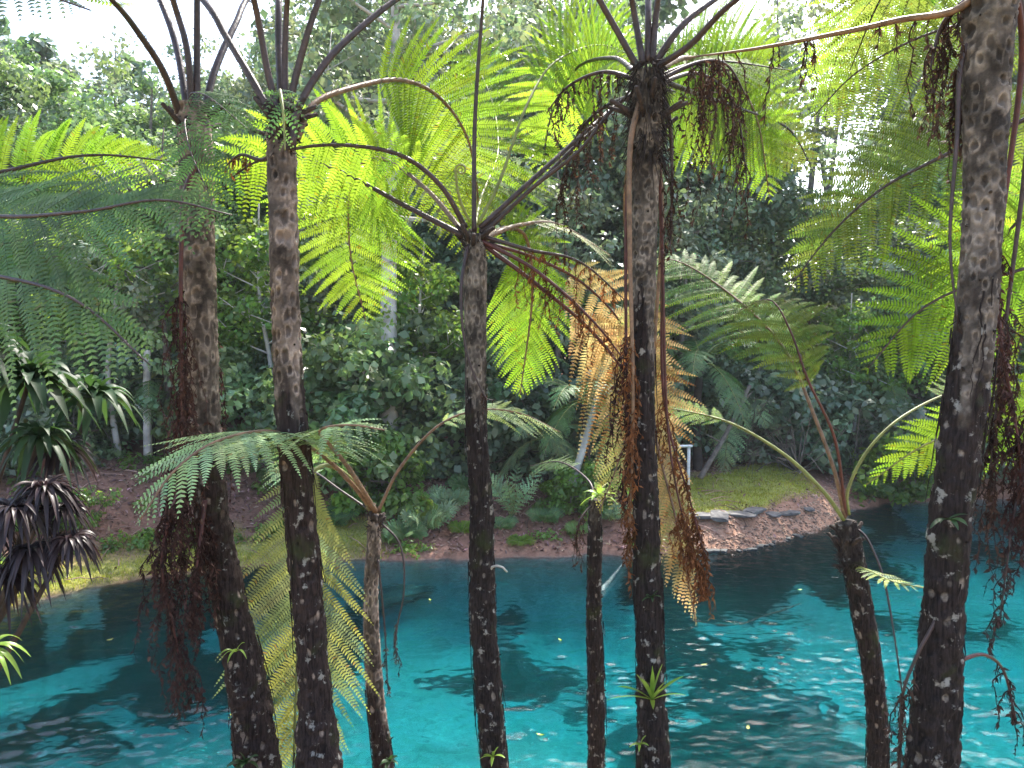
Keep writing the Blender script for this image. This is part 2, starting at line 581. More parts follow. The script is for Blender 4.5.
# ------------------------------------------------------------------ water: closed body with absorbing volume
m, n, p = newmat("spring_water")
n.nodes.remove(p)
out = n.nodes["Material Output"]
tc = N(n, "ShaderNodeTexCoord")
mp = N(n, "ShaderNodeMapping")
mp.inputs["Rotation"].default_value = (0, 0, 0.25)
mp.inputs["Scale"].default_value = (0.62, 1.15, 1)
n.links.new(tc.outputs["Object"], mp.inputs[0])
w1 = N(n, "ShaderNodeTexNoise", i_Scale=1.7, i_Detail=3.0, i_Roughness=0.55, i_Distortion=0.6)
w2 = N(n, "ShaderNodeTexNoise", i_Scale=9.0, i_Detail=5.0, i_Roughness=0.6, i_Distortion=0.4)
w3 = N(n, "ShaderNodeTexNoise", i_Scale=0.45, i_Detail=2.0)
for q in (w1, w2, w3):
    n.links.new(mp.outputs[0], q.inputs["Vector"])
calm = ramp(n, w3.outputs[0], [(0.35, 0.35), (0.65, 1.0)])
b2 = N(n, "ShaderNodeBump", i_Distance=0.008)
n.links.new(w2.outputs[0], b2.inputs["Height"])
n.links.new(calm, b2.inputs["Strength"])
fr = N(n, "ShaderNodeFresnel", i_IOR=1.33)
n.links.new(b2.outputs[0], fr.inputs["Normal"])
gl = N(n, "ShaderNodeBsdfGlossy")
gl.inputs["Roughness"].default_value = 0.012
n.links.new(b2.outputs[0], gl.inputs["Normal"])
tr = N(n, "ShaderNodeBsdfTransparent")
rf = N(n, "ShaderNodeBsdfRefraction")
rf.inputs["IOR"].default_value = 1.33
rf.inputs["Roughness"].default_value = 0.0
n.links.new(b2.outputs[0], rf.inputs["Normal"])
mr = N(n, "ShaderNodeMixShader", i_0=0.85)
n.links.new(tr.outputs[0], mr.inputs[1])
n.links.new(rf.outputs[0], mr.inputs[2])
mx = N(n, "ShaderNodeMixShader")
n.links.new(fr.outputs[0], mx.inputs[0])
n.links.new(mr.outputs[0], mx.inputs[1])
n.links.new(gl.outputs[0], mx.inputs[2])
n.links.new(mx.outputs[0], out.inputs["Surface"])
va = N(n, "ShaderNodeVolumeAbsorption")
va.inputs["Color"].default_value = (0.0, 0.835, 0.895, 1)
va.inputs["Density"].default_value = 0.75
n.links.new(va.outputs[0], out.inputs["Volume"])
g = G()
wx = axis(-150, 150, -12, 15, 0.045, 1.3)
wy = axis(3.0, 40.0, 7.5, 23.5, 0.036, 1.3)
WX, WY = np.meshgrid(wx, wy)


def waves(x, y):
    c, s__ = math.cos(.2), math.sin(.2)
    u, v = x * c + y * s__, -x * s__ + y * c
    wu = u + noise2(x, y, .5, 41.) * 1.5
    wv = v + noise2(x, y, .6, 42.) * 1.2
    am = .35 + 1.1 * noise2(x, y, .35, 43.)
    h = (noise2(wu * .55, wv * 1.25, 1.6, 44.) - .5) * .022
    h = h + (noise2(wu * .65, wv * 1.2, 5.2, 45.) - .5) * .022
    h = h + (noise2(u * .75 + v * .3, v * 1.1, 11.0, 46.) - .5) * .021
    h = h + (noise2(u * .7 - v * .2, v * 1.2, 19.0, 47.) - .5) * .008
    return h * am


WZ = waves(WX, WY)
WZ[0, :] = WZ[-1, :] = 0
WZ[:, 0] = WZ[:, -1] = 0
ky, kx = WX.shape
i = np.arange(ky - 1)[:, None]
j = np.arange(kx - 1)[None]
a = i * kx + j
zb = -7.0
rim = np.concatenate([np.arange(kx), np.arange(1, ky) * kx + kx - 1, (ky - 1) * kx + np.arange(kx - 2, -1, -1), np.arange(ky - 2, 0, -1) * kx])
V = np.stack([WX, WY, WZ], -1).reshape(-1, 3)
low = V[rim].copy()
low[:, 2] = zb
nv, nr = len(V), len(rim)
q = np.arange(nr)
q2 = (q + 1) % nr
F = np.concatenate([np.stack([a, a + 1, a + kx + 1, a + kx], -1).reshape(-1, 4), np.stack([rim[q2], rim[q], nv + q, nv + q2], 1)])
ctr_ = nv + nr
g.add(np.vstack([V, low, [[0, 20, zb]]]), F)
g.F[3].append(np.stack([nv + q2, nv + q, np.full(nr, ctr_)], 1))
g.M[3].append(np.zeros(nr, int))
tag(g.build("water", m, smooth=True), kind="structure")


# ------------------------------------------------------------------ fern builders
def resolve(ctrl):
    return np.array([at(*c) if len(c) == 3 else c for c in ctrl])


def trunk_mesh(name, pts, parent, mat, scar=(0.017, 0.030), dark_from=0.5, flare=1.0, depth_amp=1.0, scar_amp=1.0):
    """pts rows: px, py, depth, width_px from crown down; last extended to ground."""
    P = []
    for (px, py, d, wpx) in pts:
        q = at(px, py, d)
        P.append([*q, 0.5 * wpx * d / FPX])
    # extend down to ground
    P = np.array(P)
    dirv = nrm(P[-1, :3] - P[-2, :3])
    zg = gz(P[-1, 0], P[-1, 1]) - 0.12
    if P[-1, 2] > zg:
        L = (P[-1, 2] - zg) / max(-dirv[2], 0.4)
        dn = np.array([dirv[0] * .6, dirv[1] * .6, dirv[2]])
        P = np.vstack([P, [*(P[-1, :3] + dn * L * .5), P[-1, 3] * 1.15 * flare], [*(P[-1, :3] + dn * L), P[-1, 3] * 1.5 * flare]])
    L = np.linalg.norm(np.diff(P[:, :3], axis=0), axis=1).sum()
    n = int(L / 0.008)
    n = min(max(n, 60), 600)
    Q = spline(P, n)
    C, R = Q[:, :3], Q[:, 3]
    sides = 44
    T, A, B = frames(C)
    th = np.arange(sides) * 2 * PI / sides
    sl = np.linspace(0, L, n)
    # irregular radius
    TH, SL = np.meshgrid(th, sl)
    ph = rng.random() * 50
    nn = noise3(np.stack([np.cos(TH) * 1.3 + ph, np.sin(TH) * 1.3, SL * 3.0], -1)) - 0.5
    n4 = noise3(np.stack([np.cos(TH) * 4 + ph, np.sin(TH) * 4, SL * 22.0], -1)) - 0.5
    n8 = noise3(np.stack([np.cos(TH) * 9 + ph, np.sin(TH) * 9, SL * 60.0], -1)) - 0.5
    # helical scars
    rm = R.mean()
    aw, bh = scar
    per = max(4, int(round(2 * PI * rm / (aw * 2.9))))
    dv = bh * 2.7
    d = np.full(TH.shape, 9.0)
    rid = np.zeros(TH.shape)
    row = np.floor(SL / dv).astype(int)
    jr = np.random.default_rng(int(ph * 100))
    jit = jr.random((4000, 3))
    for dr in (-1, 0, 1):
        rr = row + dr
        off = (rr % 2) * 0.5 + rr * 0.13
        u = TH / (2 * PI) * per - off
        k = np.round(u)
        idx = ((rr * 37 + (k.astype(int) % per) * 101) % 4000)
        du = (u - k + (jit[idx, 0] - .5) * .6) * (2 * PI * rm / per)
        dvv = SL - (rr + 0.5 + (jit[idx, 1] - .5) * .5) * dv
        dd = np.sqrt((du / aw) ** 2 + (dvv / bh) ** 2) * (0.72 + 0.6 * jit[(idx + 77) % 4000, 0])
        m_ = dd < d
        rid = np.where(m_, jit[idx, 2], rid)
        d = np.minimum(d, dd)
    d = d + n4 * .8 + n8 * .5 + np.where(rid < .22, .8, 0)
    rim = np.exp(-((d - 1.0) / 0.28) ** 2)
    hole = np.clip(1 - d / 0.8, 0, 1)
    frac = SL / L
    mant = np.clip((frac - dark_from + .12) / 0.24 + nn * .9, 0, 1)
    amp = (0.06 * rim - 0.16 * hole) * (1 - 0.6 * mant) * scar_amp
    disp = R[:, None] * (1 + amp + nn * 0.16 * depth_amp + n4 * (0.10 + 0.14 * mant) + n8 * (0.06 + .10 * mant))
    V = C[:, None] + (A[:, None] * np.cos(TH)[..., None] + B[:, None] * np.sin(TH)[..., None]) * disp[..., None]
    i = np.arange(n - 1)[:, None]
    j = np.arange(sides)[None]
    a = i * sides + j
    b = i * sides + (j + 1) % sides
    F = np.stack([a, a + sides, b + sides, b], -1).reshape(-1, 4)
    tint = np.stack([np.clip(d / 1.6, 0, 1), mant, rid], -1).reshape(-1, 3)
    g = G()
    g.add(V.reshape(-1, 3), F, tint)
    nv0 = g.n
    # clinging rootlets and frayed fibres
    i0 = int(n * min(dark_from, .85) * .8)
    for k in range(46):
        a0 = rng.random() * 2 * PI
        s0 = rng.integers(i0, max(i0 + 2, n - 12))
        ln_ = rng.integers(8, max(9, min(60, n - s0)))
        ii = np.arange(s0, min(s0 + ln_, n))[::3]
        if len(ii) < 3:
            continue
        aa = a0 + np.cumsum(rng.normal(size=len(ii)) * .05)
        off_ = R[ii] * (1.04 + .10 * rng.random()) + .002 + .012 * rng.random() * np.linspace(0, 1, len(ii)) ** 2
        pp = C[ii] + (A[ii] * np.cos(aa)[:, None] + B[ii] * np.sin(aa)[:, None]) * off_[:, None]
        tube(g, pp, np.linspace(.0045, .0015, len(ii)), 4, np.tile([.6, 1.0, .2], (len(ii) * 4, 1)), 0, cap=False)
    for k in range(int(L * 9)):
        q_ = rng.integers(4, n - 4)
        aa = rng.random() * 2 * PI
        o_ = A[q_] * math.cos(aa) + B[q_] * math.sin(aa)
        p_ = C[q_] + o_ * R[q_] * .9
        l_ = .008 + .022 * rng.random() ** 2
        e_ = p_ + o_ * l_ - T[q_] * l_ * (rng.random() - .3)
        tube(g, [p_, (p_ + e_) / 2, e_], [.007, .006, .0025], 5, np.tile([.3, mant[q_, 0], .1], (15, 1)), 0, cap=False)
    # cap top
    top = np.arange(sides)
    g.add([C[0] - T[0] * R[0] * .3], np.zeros((0, 3), int), [[.5, .5, .5]])
    g.F[3].append(np.stack([top, (top + 1) % sides, np.full(sides, g.n - 1)], 1))
    g.M[3].append(np.zeros(sides, int))
    o = g.build(name, mat, parent, smooth=True)
    return o, C, R


def leaflets_geom(g, P, t0, plen, npair, nhint, droop=0.25, rs=None, K=None, wid=0.15, fwd=0.38, tintv=0.18, curl=0.0, prof=0.35, missing=0.0, side_len=(1, 1), tipcol=None):
    """P dense spine (n,3). Adds pinnules."""
    rs = rs or rng
    n = len(P)
    T, _, _ = frames(P)
    seg = np.linalg.norm(np.diff(P, axis=0), axis=1)
    L = np.concatenate([[0], np.cumsum(seg)])
    Lt = L[-1]
    if K is None:
        npair = int(np.clip(Lt * (1 - t0) / (0.040 + 0.030 * plen), 10, 52))
    gap = Lt * (1 - t0) / npair
    ft = .78 + .42 * rs.random()
    yel = .2 * rs.random() - .05
    us = np.linspace(0, 1, npair)
    for q, u in enumerate(us):
        for s in (-1, 1):
            if rs.random() < missing:
                continue
            uu = np.clip(u + (rs.random() - .5) * 0.6 / npair, 0, 1)
            t = (t0 + (1 - t0) * uu) * Lt
            pos = np.array([np.interp(t, L, P[:, k]) for k in range(3)])
            ti = nrm(np.array([np.interp(t, L, T[:, k]) for k in range(3)]))
            nh = np.asarray(nhint, float)
            nn = nh - ti * nh.dot(ti)
            nn = nrm(nn)
            side = np.cross(ti, nn) * s
            if uu < prof:
                pr = 0.45 + 0.55 * (uu / prof)
            else:
                pr = max(0.03, (1 - ((uu - prof) / (1 - prof)) ** 1.5)) ** 0.9
            pl = plen * pr * (0.9 + rs.random() * .2) * side_len[0 if s < 0 else 1]
            if pl < 0.012:
                continue
            ang = fwd + 0.55 * uu ** 2 + (rs.random() - .5) * .12
            D = side * math.cos(ang) + ti * math.sin(ang)
            k_ = K if K else max(5, int(pl / (0.0128 + .004 * plen)))
            k_ = max(4, int(k_ * (0.45 + .55 * pr))) if K else k_
            v = (np.arange(k_) + 0.6) / k_
            gr = np.array([0, 0, -1.0])
            dr = droop * (0.4 + rs.random() * 1.2)
            # pinna midrib
            bend = ti * (0.12 * pl)
            base = pos + D * pl * v[:, None] + gr * (dr * pl * v ** 2)[:, None] + bend * (v ** 2)[:, None] * .8 - nn * (curl * pl * v ** 2)[:, None]
            dd = D * pl + gr * (2 * dr * pl * v)[:, None] + bend * (2 * v)[:, None] * .8 - nn * (2 * curl * pl * v)[:, None]
            dd = nrm(dd)
            n2 = nn - dd * (dd @ nn)[:, None]
            n2 = nrm(n2)
            b2 = np.cross(dd, n2)
            pw = wid * pl * np.clip(np.minimum((v + .12) / .22, 1), 0, 1) * (1 - v ** 2.4) ** .8 + 0.003
            pw = np.minimum(pw, gap * 0.80 * (1 - v ** 1.7) ** .8) if K is None else np.minimum(pw, .09)
            sp_ = pl / k_
            tv = (1 + (rs.random() - .5) * 2 * tintv) * ft
            col = np.array([tv * (1 + (rs.random() - .5) * .25 + yel * uu), tv, tv * (1 + (rs.random() - .5) * .3)])
            if tipcol is not None:
                mixv = np.clip(rs.random() * 1.4 - .4, 0, 1)
                col = col * (1 - mixv) + np.asarray(tipcol) * mixv
            for ss in (-1, 1):
                jt = rs.random((k_, 3)) - .5
                out_ = nrm(b2 * ss + dd * (0.35 + jt[:, :1] * .2) - n2 * (0.12 + curl * 1.5 + jt[:, 1:2] * .25))
                w_ = sp_ * (0.42 if K is None else .5)
                lw = (pw * (0.9 + jt[:, 2] * .2))[:, None]
                p0 = base - dd * w_
                p1 = base + dd * w_
                p2 = base + out_ * lw * .62 + dd * w_ * .78
                p3 = base + out_ * lw * .62 - dd * w_ * .72
                p4 = base + out_ * lw + dd * w_ * .45
                p5 = base + out_ * lw * .97 + dd * w_ * .05
                vv = np.stack([p0, p1, p2, p3, p4, p5], 1).reshape(-1, 3)
                o = (np.arange(k_) * 6)[:, None]
                ff = np.concatenate([o + [0, 1, 2, 3], o + [3, 2, 4, 5]])
                if ss * s > 0:
                    ff = ff[:, ::-1]
                cc = np.tile(col, (k_, 1)) * (.9 + .2 * rs.random((k_, 1)))
                old = rs.random(k_) < .018
                cc[old] = cc[old] * [1.0, .66, .6]
                g.add(vv, ff, np.repeat(cc, 6, 0))
            # midrib
            if pl > 0.1:
                rr = max(0.0012, 0.0035 * pl)
                q0 = np.stack([pos, *base[::max(1, k_ // 5)]])
                tube(g, q0, np.linspace(rr, rr * .4, len(q0)), 3, col * 0.6, 0, cap=False)


def withered_geom(g, P, t0, npair, length, rs=None, sz=0.02, dens=34, spread=0.35, tint=1.0, leafprob=1.0):
    """dead frond: pinnae hang straight down as crumpled strings."""
    rs = rs or rng
    seg = np.linalg.norm(np.diff(P, axis=0), axis=1)
    L = np.concatenate([[0], np.cumsum(seg)])
    for q in range(npair):
        for s in (-1, 1):
            u = (q + rs.random()) / npair
            t = (t0 + (1 - t0) * u) * L[-1]
            pos = np.array([np.interp(t, L, P[:, k]) for k in range(3)])
            if rs.random() < .3:
                continue
            ln = length * (0.2 + 1.1 * rs.random() ** 1.6) * (1 - 0.4 * u)
            m_ = 12
            az = rs.random() * 2 * PI
            outv = np.array([math.cos(az), math.sin(az), 0.0])
            v = np.linspace(0, 1, m_)
            path = pos + outv * (spread * ln * np.minimum(v * 2.2, 1) ** .8 * .5)[:, None] - UP * (ln * v ** 1.25)[:, None]
            path = path + np.cumsum((rs.random((m_, 3)) - .5) * ln * 0.085, axis=0) * [1, 1, .3]
            # occasional hooked tip
            if rs.random() < .3:
                path[-3:] += np.array([[0, 0, 0], [.02, 0, .02], [.05, .0, .06]]) * ln * (1 if rs.random() < .5 else -1)
            tube(g, path, np.linspace(0.0035, 0.0012, m_), 4, tint * (.6 + .5 * rs.random()), 0, cap=False)
            k = int(dens * ln / 0.35)
            if k < 2:
                continue
            tt = rs.random(k)
            b = np.stack([np.interp(tt, v, path[:, c]) for c in range(3)], 1)
            d1 = nrm(rs.normal(size=(k, 3)) * [1, 1, .6] - UP * 1.5)
            d2 = nrm(np.cross(d1, rs.normal(size=(k, 3))))
            l_ = (sz * .8 * (0.5 + rs.random(k) * 1.4))[:, None]
            w_ = l_ * (0.12 + .2 * rs.random((k, 1)))
            vv = np.stack([b - d2 * w_ * .5, b + d1 * l_ * .5 - d2 * w_ + np.cross(d1, d2) * w_ * .6, b + d1 * l_ * 1.4, b + d1 * l_ * .6 + d2 * w_], 1).reshape(-1, 3)
            o = (np.arange(k) * 4)[:, None]
            tc_ = np.repeat(tint * (0.5 + rs.random(k)), 4)
            g.add(vv, o + [0, 1, 2, 3], tc_)


def frond(parent, ctrl, t0=0.35, plen=0.5, npair=26, nh=(0, -0.5, 0.9), mat='lime', stalk='stalk', r0=0.014, droop=0.25, K=None,
          r1=0.003, label=None, extra_withered=None, **kw):
    C = resolve(ctrl)
    P = spline(C, 60)
    g = G()
    nn = len(P)
    tt = np.linspace(0, 1, nn)
    tube(g, P, r0 * (1 - tt) ** .8 + r1, 8, 1.0)
    if r0 > .0135:
        Tn, An, Bn = frames(P)
        for _ in range(110):
            q_ = int(rng.random() ** 1.5 * 22)
            aa = rng.random() * 2 * PI
            o_ = An[q_] * math.cos(aa) + Bn[q_] * math.sin(aa)
            p_ = P[q_] + Tn[q_] * rng.random() * .02 + o_ * r0 * .8
            l_ = .010 + .018 * rng.random()
            tube(g, [p_, p_ + (o_ * .8 + Tn[q_] * (rng.random() - .3)) * l_], [.002, .0007], 3, .7, cap=False)
    o = g.build("frond", MT[stalk], parent, smooth=True)
    g2 = G()
    leaflets_geom(g2, P, t0, plen, npair, nh, droop, K=K, **kw)
    g2.build("leaflets", MT[mat], o)
    if label:
        o["label"] = label
    return o


def dead_frond(parent, ctrl, t0=0.3, npair=16, length=0.4, mat='dead', stalk='stalk', r0=0.011, label=None, **kw):
    C = resolve(ctrl)
    P = spline(C, 50)
    g = G()
    tt = np.linspace(0, 1, 50)
    tube(g, P, r0 * (1 - tt) ** .8 + 0.003, 7, 1.0)
    o = g.build("dead_frond", MT[stalk], parent, smooth=True)
    g2 = G()
    withered_geom(g2, P, t0, npair, length, **kw)
    g2.build("withered_leaflets", MT[mat], o)
    if label:
        o["label"] = label
    return o


def hairy_crown(parent, c, r, h, n=260, mat='hair', big=1.0, dn=0.0):
    """stubble of old stalk bases and scales round the growing tip."""
    g = G()
    rs = np.random.default_rng(int(abs(c[0] * 100)) + 3)
    for k in range(n):
        az = rs.random() * 2 * PI
        z = (rs.random() - .75) * h
        d = np.array([math.cos(az), math.sin(az), 0])
        b = c + d * r * .6 + UP * z
        l = (0.03 + .07 * rs.random()) * big
        e = b + d * l * .7 + UP * (rs.random() - .45 - dn * rs.random()) * l * 1.4
        mid = (b + e) / 2 + UP * .01
        tube(g, [b, mid, e], [0.004, 0.003, 0.001], 3, .5 + rs.random(), cap=False)
    for k in range(10):
        az = k * 2.4
        d = np.array([math.cos(az), math.sin(az), 0])
        b = c + d * r * .5 - UP * h * .5 * rs.random()
        e = b + d * r * (.7 + rs.random()) + UP * (.05 + .08 * rs.random())
        tube(g, [b, (b + e) / 2 + UP * .01, e], [0.016, .014, .011], 7, .8 + .5 * rs.random())
    return g.build("crown_base", MT[mat], parent)


def fern_root(pts, label):
    b = at(pts[-1][0], pts[-1][1], pts[-1][2])
    return empty("tree_fern", (b[0], b[1], gz(b[0], b[1])), label, "tree fern", "tree ferns on the near bank")


FACE = (0, -1, 0.25)       # frond face turned to the viewer
TILT = (0, -0.7, 0.7)

# ---- far left fern, trunk beyond the frame
pts = [(-230, 240, 3.9, 34), (-225, 400, 3.9, 34), (-215, 600, 3.9, 38), (-205, 768, 3.9, 44)]
t0_ = fern_root(pts, "tree fern just beyond the left edge whose blue-green and lime fronds reach into view")
trunk_mesh("trunk", pts, t0_, MT['trunk'])
frond(t0_, [(-228, 240, 3.9), (-150, 190, 3.7), (-20, 215, 3.3), (80, 212, 3.1), (160, 200, 3.05), (232, 215, 3.1)], 0.18, 0.66, 30, (-.1, -.9, .5), 'bluegreen', droop=0.4, fwd=.55, label="dark blue-green frond drooping to the right")
frond(t0_, [(-228, 240, 3.9), (-120, 265, 3.4), (-10, 275, 3.1), (75, 300, 2.95), (150, 365, 2.9)], 0.25, 0.55, 26, (-.1, -.9, .5), 'bluegreen', droop=0.5, fwd=.5)
frond(t0_, [(-228, 240, 3.9), (-120, 200, 4.2), (0, 172, 4.6), (90, 155, 4.8), (178, 162, 5.0)], 0.25, 0.42, 22, (0, -1, -.25), 'lime', 'stalk', droop=0.25, fwd=.45, label="lime frond lit from behind")
frond(t0_, [(-228, 240, 3.9), (-190, 60, 3.6), (-100, -40, 3.3), (0, -20, 3.1), (90, 10, 3.0)], 0.35, 0.34, 24, (0, -.8, .5), 'pale', droop=0.3, label="pale frond crossing the top left corner")
frond(t0_, [(-228, 240, 3.9), (-260, 100, 4.2), (-330, 0, 4.6), (-420, 10, 5.0)], 0.3, 0.4, 22, TILT, 'lime')

# ---- T1
pts = [(192, 105, 4.2, 30), (197, 160, 4.2, 31), (198, 250, 4.2, 31), (203, 350, 4.2, 28), (205, 440, 4.2, 30), (212, 520, 4.2, 34), (229, 600, 4.2, 31),
       (247, 680, 4.2, 37), (258, 768, 4.2, 44)]
t1 = fern_root(pts, "tall tree fern leaning left with maroon withered strands hanging beside its trunk")
trunk_mesh("trunk", pts, t1, MT['trunk'], scar=(.022, .036), dark_from=.38)
hairy_crown(t1, at(193, 118, 4.2), .09, .25, 160)
for c in ([(184, 128, 4.2), (165, 75, 4.0), (140, 35, 3.8), (112, 0, 3.5), (40, -70, 3.2), (-60, -90, 3.0)],
          [(188, 115, 4.2), (177, 50, 4.3), (160, 0, 4.4), (120, -90, 4.8), (60, -130, 5.4)],
          [(192, 112, 4.2), (187, 50, 4.15), (173, 0, 4.1), (140, -110, 3.7), (100, -150, 3.1)],
          [(197, 110, 4.2), (197, 30, 4.2), (198, -60, 4.1), (205, -170, 3.7), (215, -190, 3.0)],
          [(205, 110, 4.2), (215, 70, 4.3), (235, 25, 4.5), (257, -12, 4.8), (330, -70, 5.6), (420, -70, 6.2)]):
    frond(t1, c, 0.52, 0.45, 22, TILT, 'olive', r0=.018, droop=.2)
frond(t1, [(200, 115, 4.2), (190, 95, 4.0), (205, 95, 3.85), (228, 112, 3.75), (255, 135, 3.7)], .35, .2, 16, (0, -.8, .6), 'bluegreen', 'stalk', r0=.004, r1=.001, droop=.5)
frond(t1, [(195, 130, 4.15), (185, 120, 3.9), (190, 150, 3.75), (205, 185, 3.7), (222, 230, 3.68)], .3, .24, 18, (0, -.9, .4), 'bluegreen', 'stalk', r0=.004, r1=.001, droop=.5, label="young blue-green frond hanging over the trunk")
dead_frond(t1, [(205, 150, 4.1), (186, 190, 4.0), (181, 260, 3.98), (182, 380, 3.98), (183, 500, 3.98), (180, 560, 3.98)], .35, 46, .62, 'maroon', 'stalk_maroon', dens=40, spread=.3, label="maroon withered frond hanging beside the trunk")
dead_frond(t1, [(208, 160, 4.3), (196, 300, 4.35), (176, 430, 4.3), (165, 520, 4.25)], .5, 36, .75, 'maroon', 'stalk_maroon', dens=34, spread=.2)
dead_frond(t1, [(210, 170, 4.4), (213, 240, 4.45), (212, 300, 4.45), (200, 420, 4.4)], .65, 26, .9, 'maroon', 'stalk', dens=30, spread=.16)

dead_frond(t1, [(196, 470, 4.1), (176, 500, 4.0), (162, 560, 3.95), (172, 620, 3.95), (186, 690, 3.95)], .1, 60, .4, 'maroon', 'stalk_maroon', dens=60, spread=.45)
dead_frond(t1, [(205, 500, 4.1), (198, 560, 4.0), (192, 620, 3.98)], .1, 40, .45, 'maroon', 'stalk_maroon', dens=54, spread=.35)

# ---- T2
pts = [(281, 130, 3.8, 27), (283, 200, 3.8, 27), (285, 300, 3.8, 26), (290, 400, 3.8, 28), (297, 490, 3.8, 30), (305, 570, 3.8, 30), (311, 640, 3.8, 30),
       (315, 700, 3.8, 33), (318, 768, 3.8, 47)]
t2 = fern_root(pts, "tall tree fern with ringed leaf scars and dark foot before the yellowing frond")
trunk_mesh("trunk", pts, t2, MT['trunk'], scar=(.024, .036), dark_from=.31, scar_amp=1.6)
hairy_crown(t2, at(282, 118, 3.8), .08, .25, 160)
for c in ([(276, 128, 3.8), (255, 85, 3.8), (225, 35, 3.9), (203, 0, 4.0), (130, -80, 4.5), (60, -90, 5.0)],
          [(280, 120, 3.8), (268, 73, 3.8), (254, 0, 3.7), (225, -110, 3.3), (180, -130, 2.8)],
          [(283, 115, 3.8), (279, 50, 3.9), (279, -10, 4.0), (282, -110, 4.6), (290, -130, 5.4)],
          [(285, 115, 3.8), (285, 50, 3.8), (288, -10, 3.7), (300, -130, 3.2)],
          [(288, 112, 3.8), (298, 68, 3.8), (319, 0, 3.8), (360, -90, 3.9), (450, -130, 4.1)],
          [(292, 150, 3.75), (296, 115, 3.75), (315, 78, 3.8), (345, 42, 3.9), (410, -10, 4.2), (500, -60, 4.8), (600, -60, 5.4)]):
    frond(t2, c, 0.52, 0.45, 22, TILT, 'olive', r0=.017, droop=.2)
frond(t2, [(297, 140, 3.8), (312, 106, 3.9), (345, 90, 4.1), (400, 80, 4.5), (440, 98, 4.9), (468, 140, 5.3), (478, 200, 5.6), (474, 255, 5.7)], 0.30, 0.80, 32, (.1, -1, -.45), 'lime', 'stalk_brown', droop=.1, r0=.014, fwd=.35, label="wide lime frond arching right")
frond(t2, [(286, 130, 3.78), (282, 105, 3.6), (280, 90, 3.55), (283, 110, 3.45), (285, 150, 3.42)], .3, .13, 14, (0, -.9, .4), 'bluegreen', 'stalk_green', r0=.007, droop=.5)
dead_frond(t2, [(278, 150, 3.85), (262, 160, 3.9), (240, 155, 3.95), (222, 170, 4.0)], .5, 6, .14, 'rust', 'stalk')

# ---- T3
pts = [(473, 235, 4.5, 19), (475, 260, 4.5, 22), (475, 330, 4.5, 21), (476, 420, 4.5, 21), (481, 500, 4.5, 23), (482, 560, 4.5, 25), (484, 630, 4.5, 25), (489, 700, 4.5, 27),
       (495, 768, 4.5, 28)]
t3 = fern_root(pts, "slim central tree fern with fronds spreading like an umbrella at mid height")
trunk_mesh("trunk", pts, t3, MT['trunk_dark'], scar=(.018, .03), dark_from=.24)
hairy_crown(t3, at(473, 240, 4.5), .07, .16, 160)
frond(t3, [(466, 228, 4.5), (440, 185, 4.4), (400, 155, 4.3), (342, 145, 4.2), (290, 150, 4.15), (245, 168, 4.1), (207, 203, 4.1)], 0.28, 0.5, 28, (0, -.8, -.6), 'lime', 'stalk', droop=.3, side_len=(.8, .8), fwd=.3, label="long lime frond arching left")
frond(t3, [(464, 236, 4.5), (400, 203, 4.6), (342, 172, 4.7), (290, 155, 4.9), (245, 150, 5.1)], 0.22, 0.45, 28, (0, -.8, -.6), 'lime', 'stalk', r0=.016, droop=.45, side_len=(1, .7), fwd=.3)
frond(t3, [(464, 233, 4.5), (425, 188, 4.9), (380, 158, 5.2), (352, 180, 5.5), (350, 250, 5.7), (366, 322, 5.8)], 0.3, 0.74, 26, (0, -1, -.2), 'lime', 'stalk_brown', droop=.06, fwd=.15)
frond(t3, [(474, 232, 4.5), (475, 120, 4.5), (483, 0, 4.4), (492, -120, 4.0), (500, -170, 3.4)], 0.55, 0.4, 22, TILT, 'olive', r0=.012)
frond(t3, [(478, 225, 4.5), (500, 180, 4.6), (527, 105, 4.9), (555, 62, 5.3), (600, 45, 5.9), (640, 60, 6.4)], 0.42, 0.65, 24, (0, -1, -.5), 'lime', 'stalk_green', r0=.008, droop=.2)
frond(t3, [(480, 228, 4.5), (530, 182, 4.6), (590, 128, 4.9), (630, 96, 5.3), (700, 60, 6.0), (780, 60, 6.6)], 0.6, 0.6, 24, (0, -1, -.4), 'lime', 'stalk', r0=.014, droop=.15)
frond(t3, [(480, 232, 4.5), (535, 186, 4.7), (590, 132, 5.0), (640, 92, 5.6), (690, 100, 6.3), (720, 160, 6.8)], 0.62, 0.65, 24, (0, -1, -.3), 'lime', 'stalk', r0=.011, droop=.1)
frond(t3, [(480, 238, 4.5), (530, 190, 4.4), (580, 150, 4.3), (625, 98, 4.3), (700, 62, 4.6), (790, 70, 5.0)], 0.66, 0.42, 20, TILT, 'lime', 'stalk', r0=.011)
frond(t3, [(474, 230, 4.6), (482, 195, 5.3), (498, 150, 6.0), (490, 95, 6.6), (462, 40, 7.0)], 0.3, 0.85, 26, (0, -1, -.3), 'lime', 'stalk_green', r0=.009, droop=.1, fwd=.2, label="lime frond spread behind the upright stalk")
frond(t3, [(480, 243, 4.55), (505, 228, 5.0), (527, 240, 5.3), (532, 300, 5.5), (520, 395, 5.6)], 0.25, 0.48, 24, (.1, -1, -.1), 'lime', 'stalk_brown', droop=.12, fwd=.55, label="lime frond hanging behind the trunk")
frond(t3, [(480, 240, 4.5), (520, 225, 5.0), (560, 225, 5.6), (610, 255, 6.2)], 0.4, 0.4, 18, TILT, 'yellow', 'stalk_brown', droop=.2)
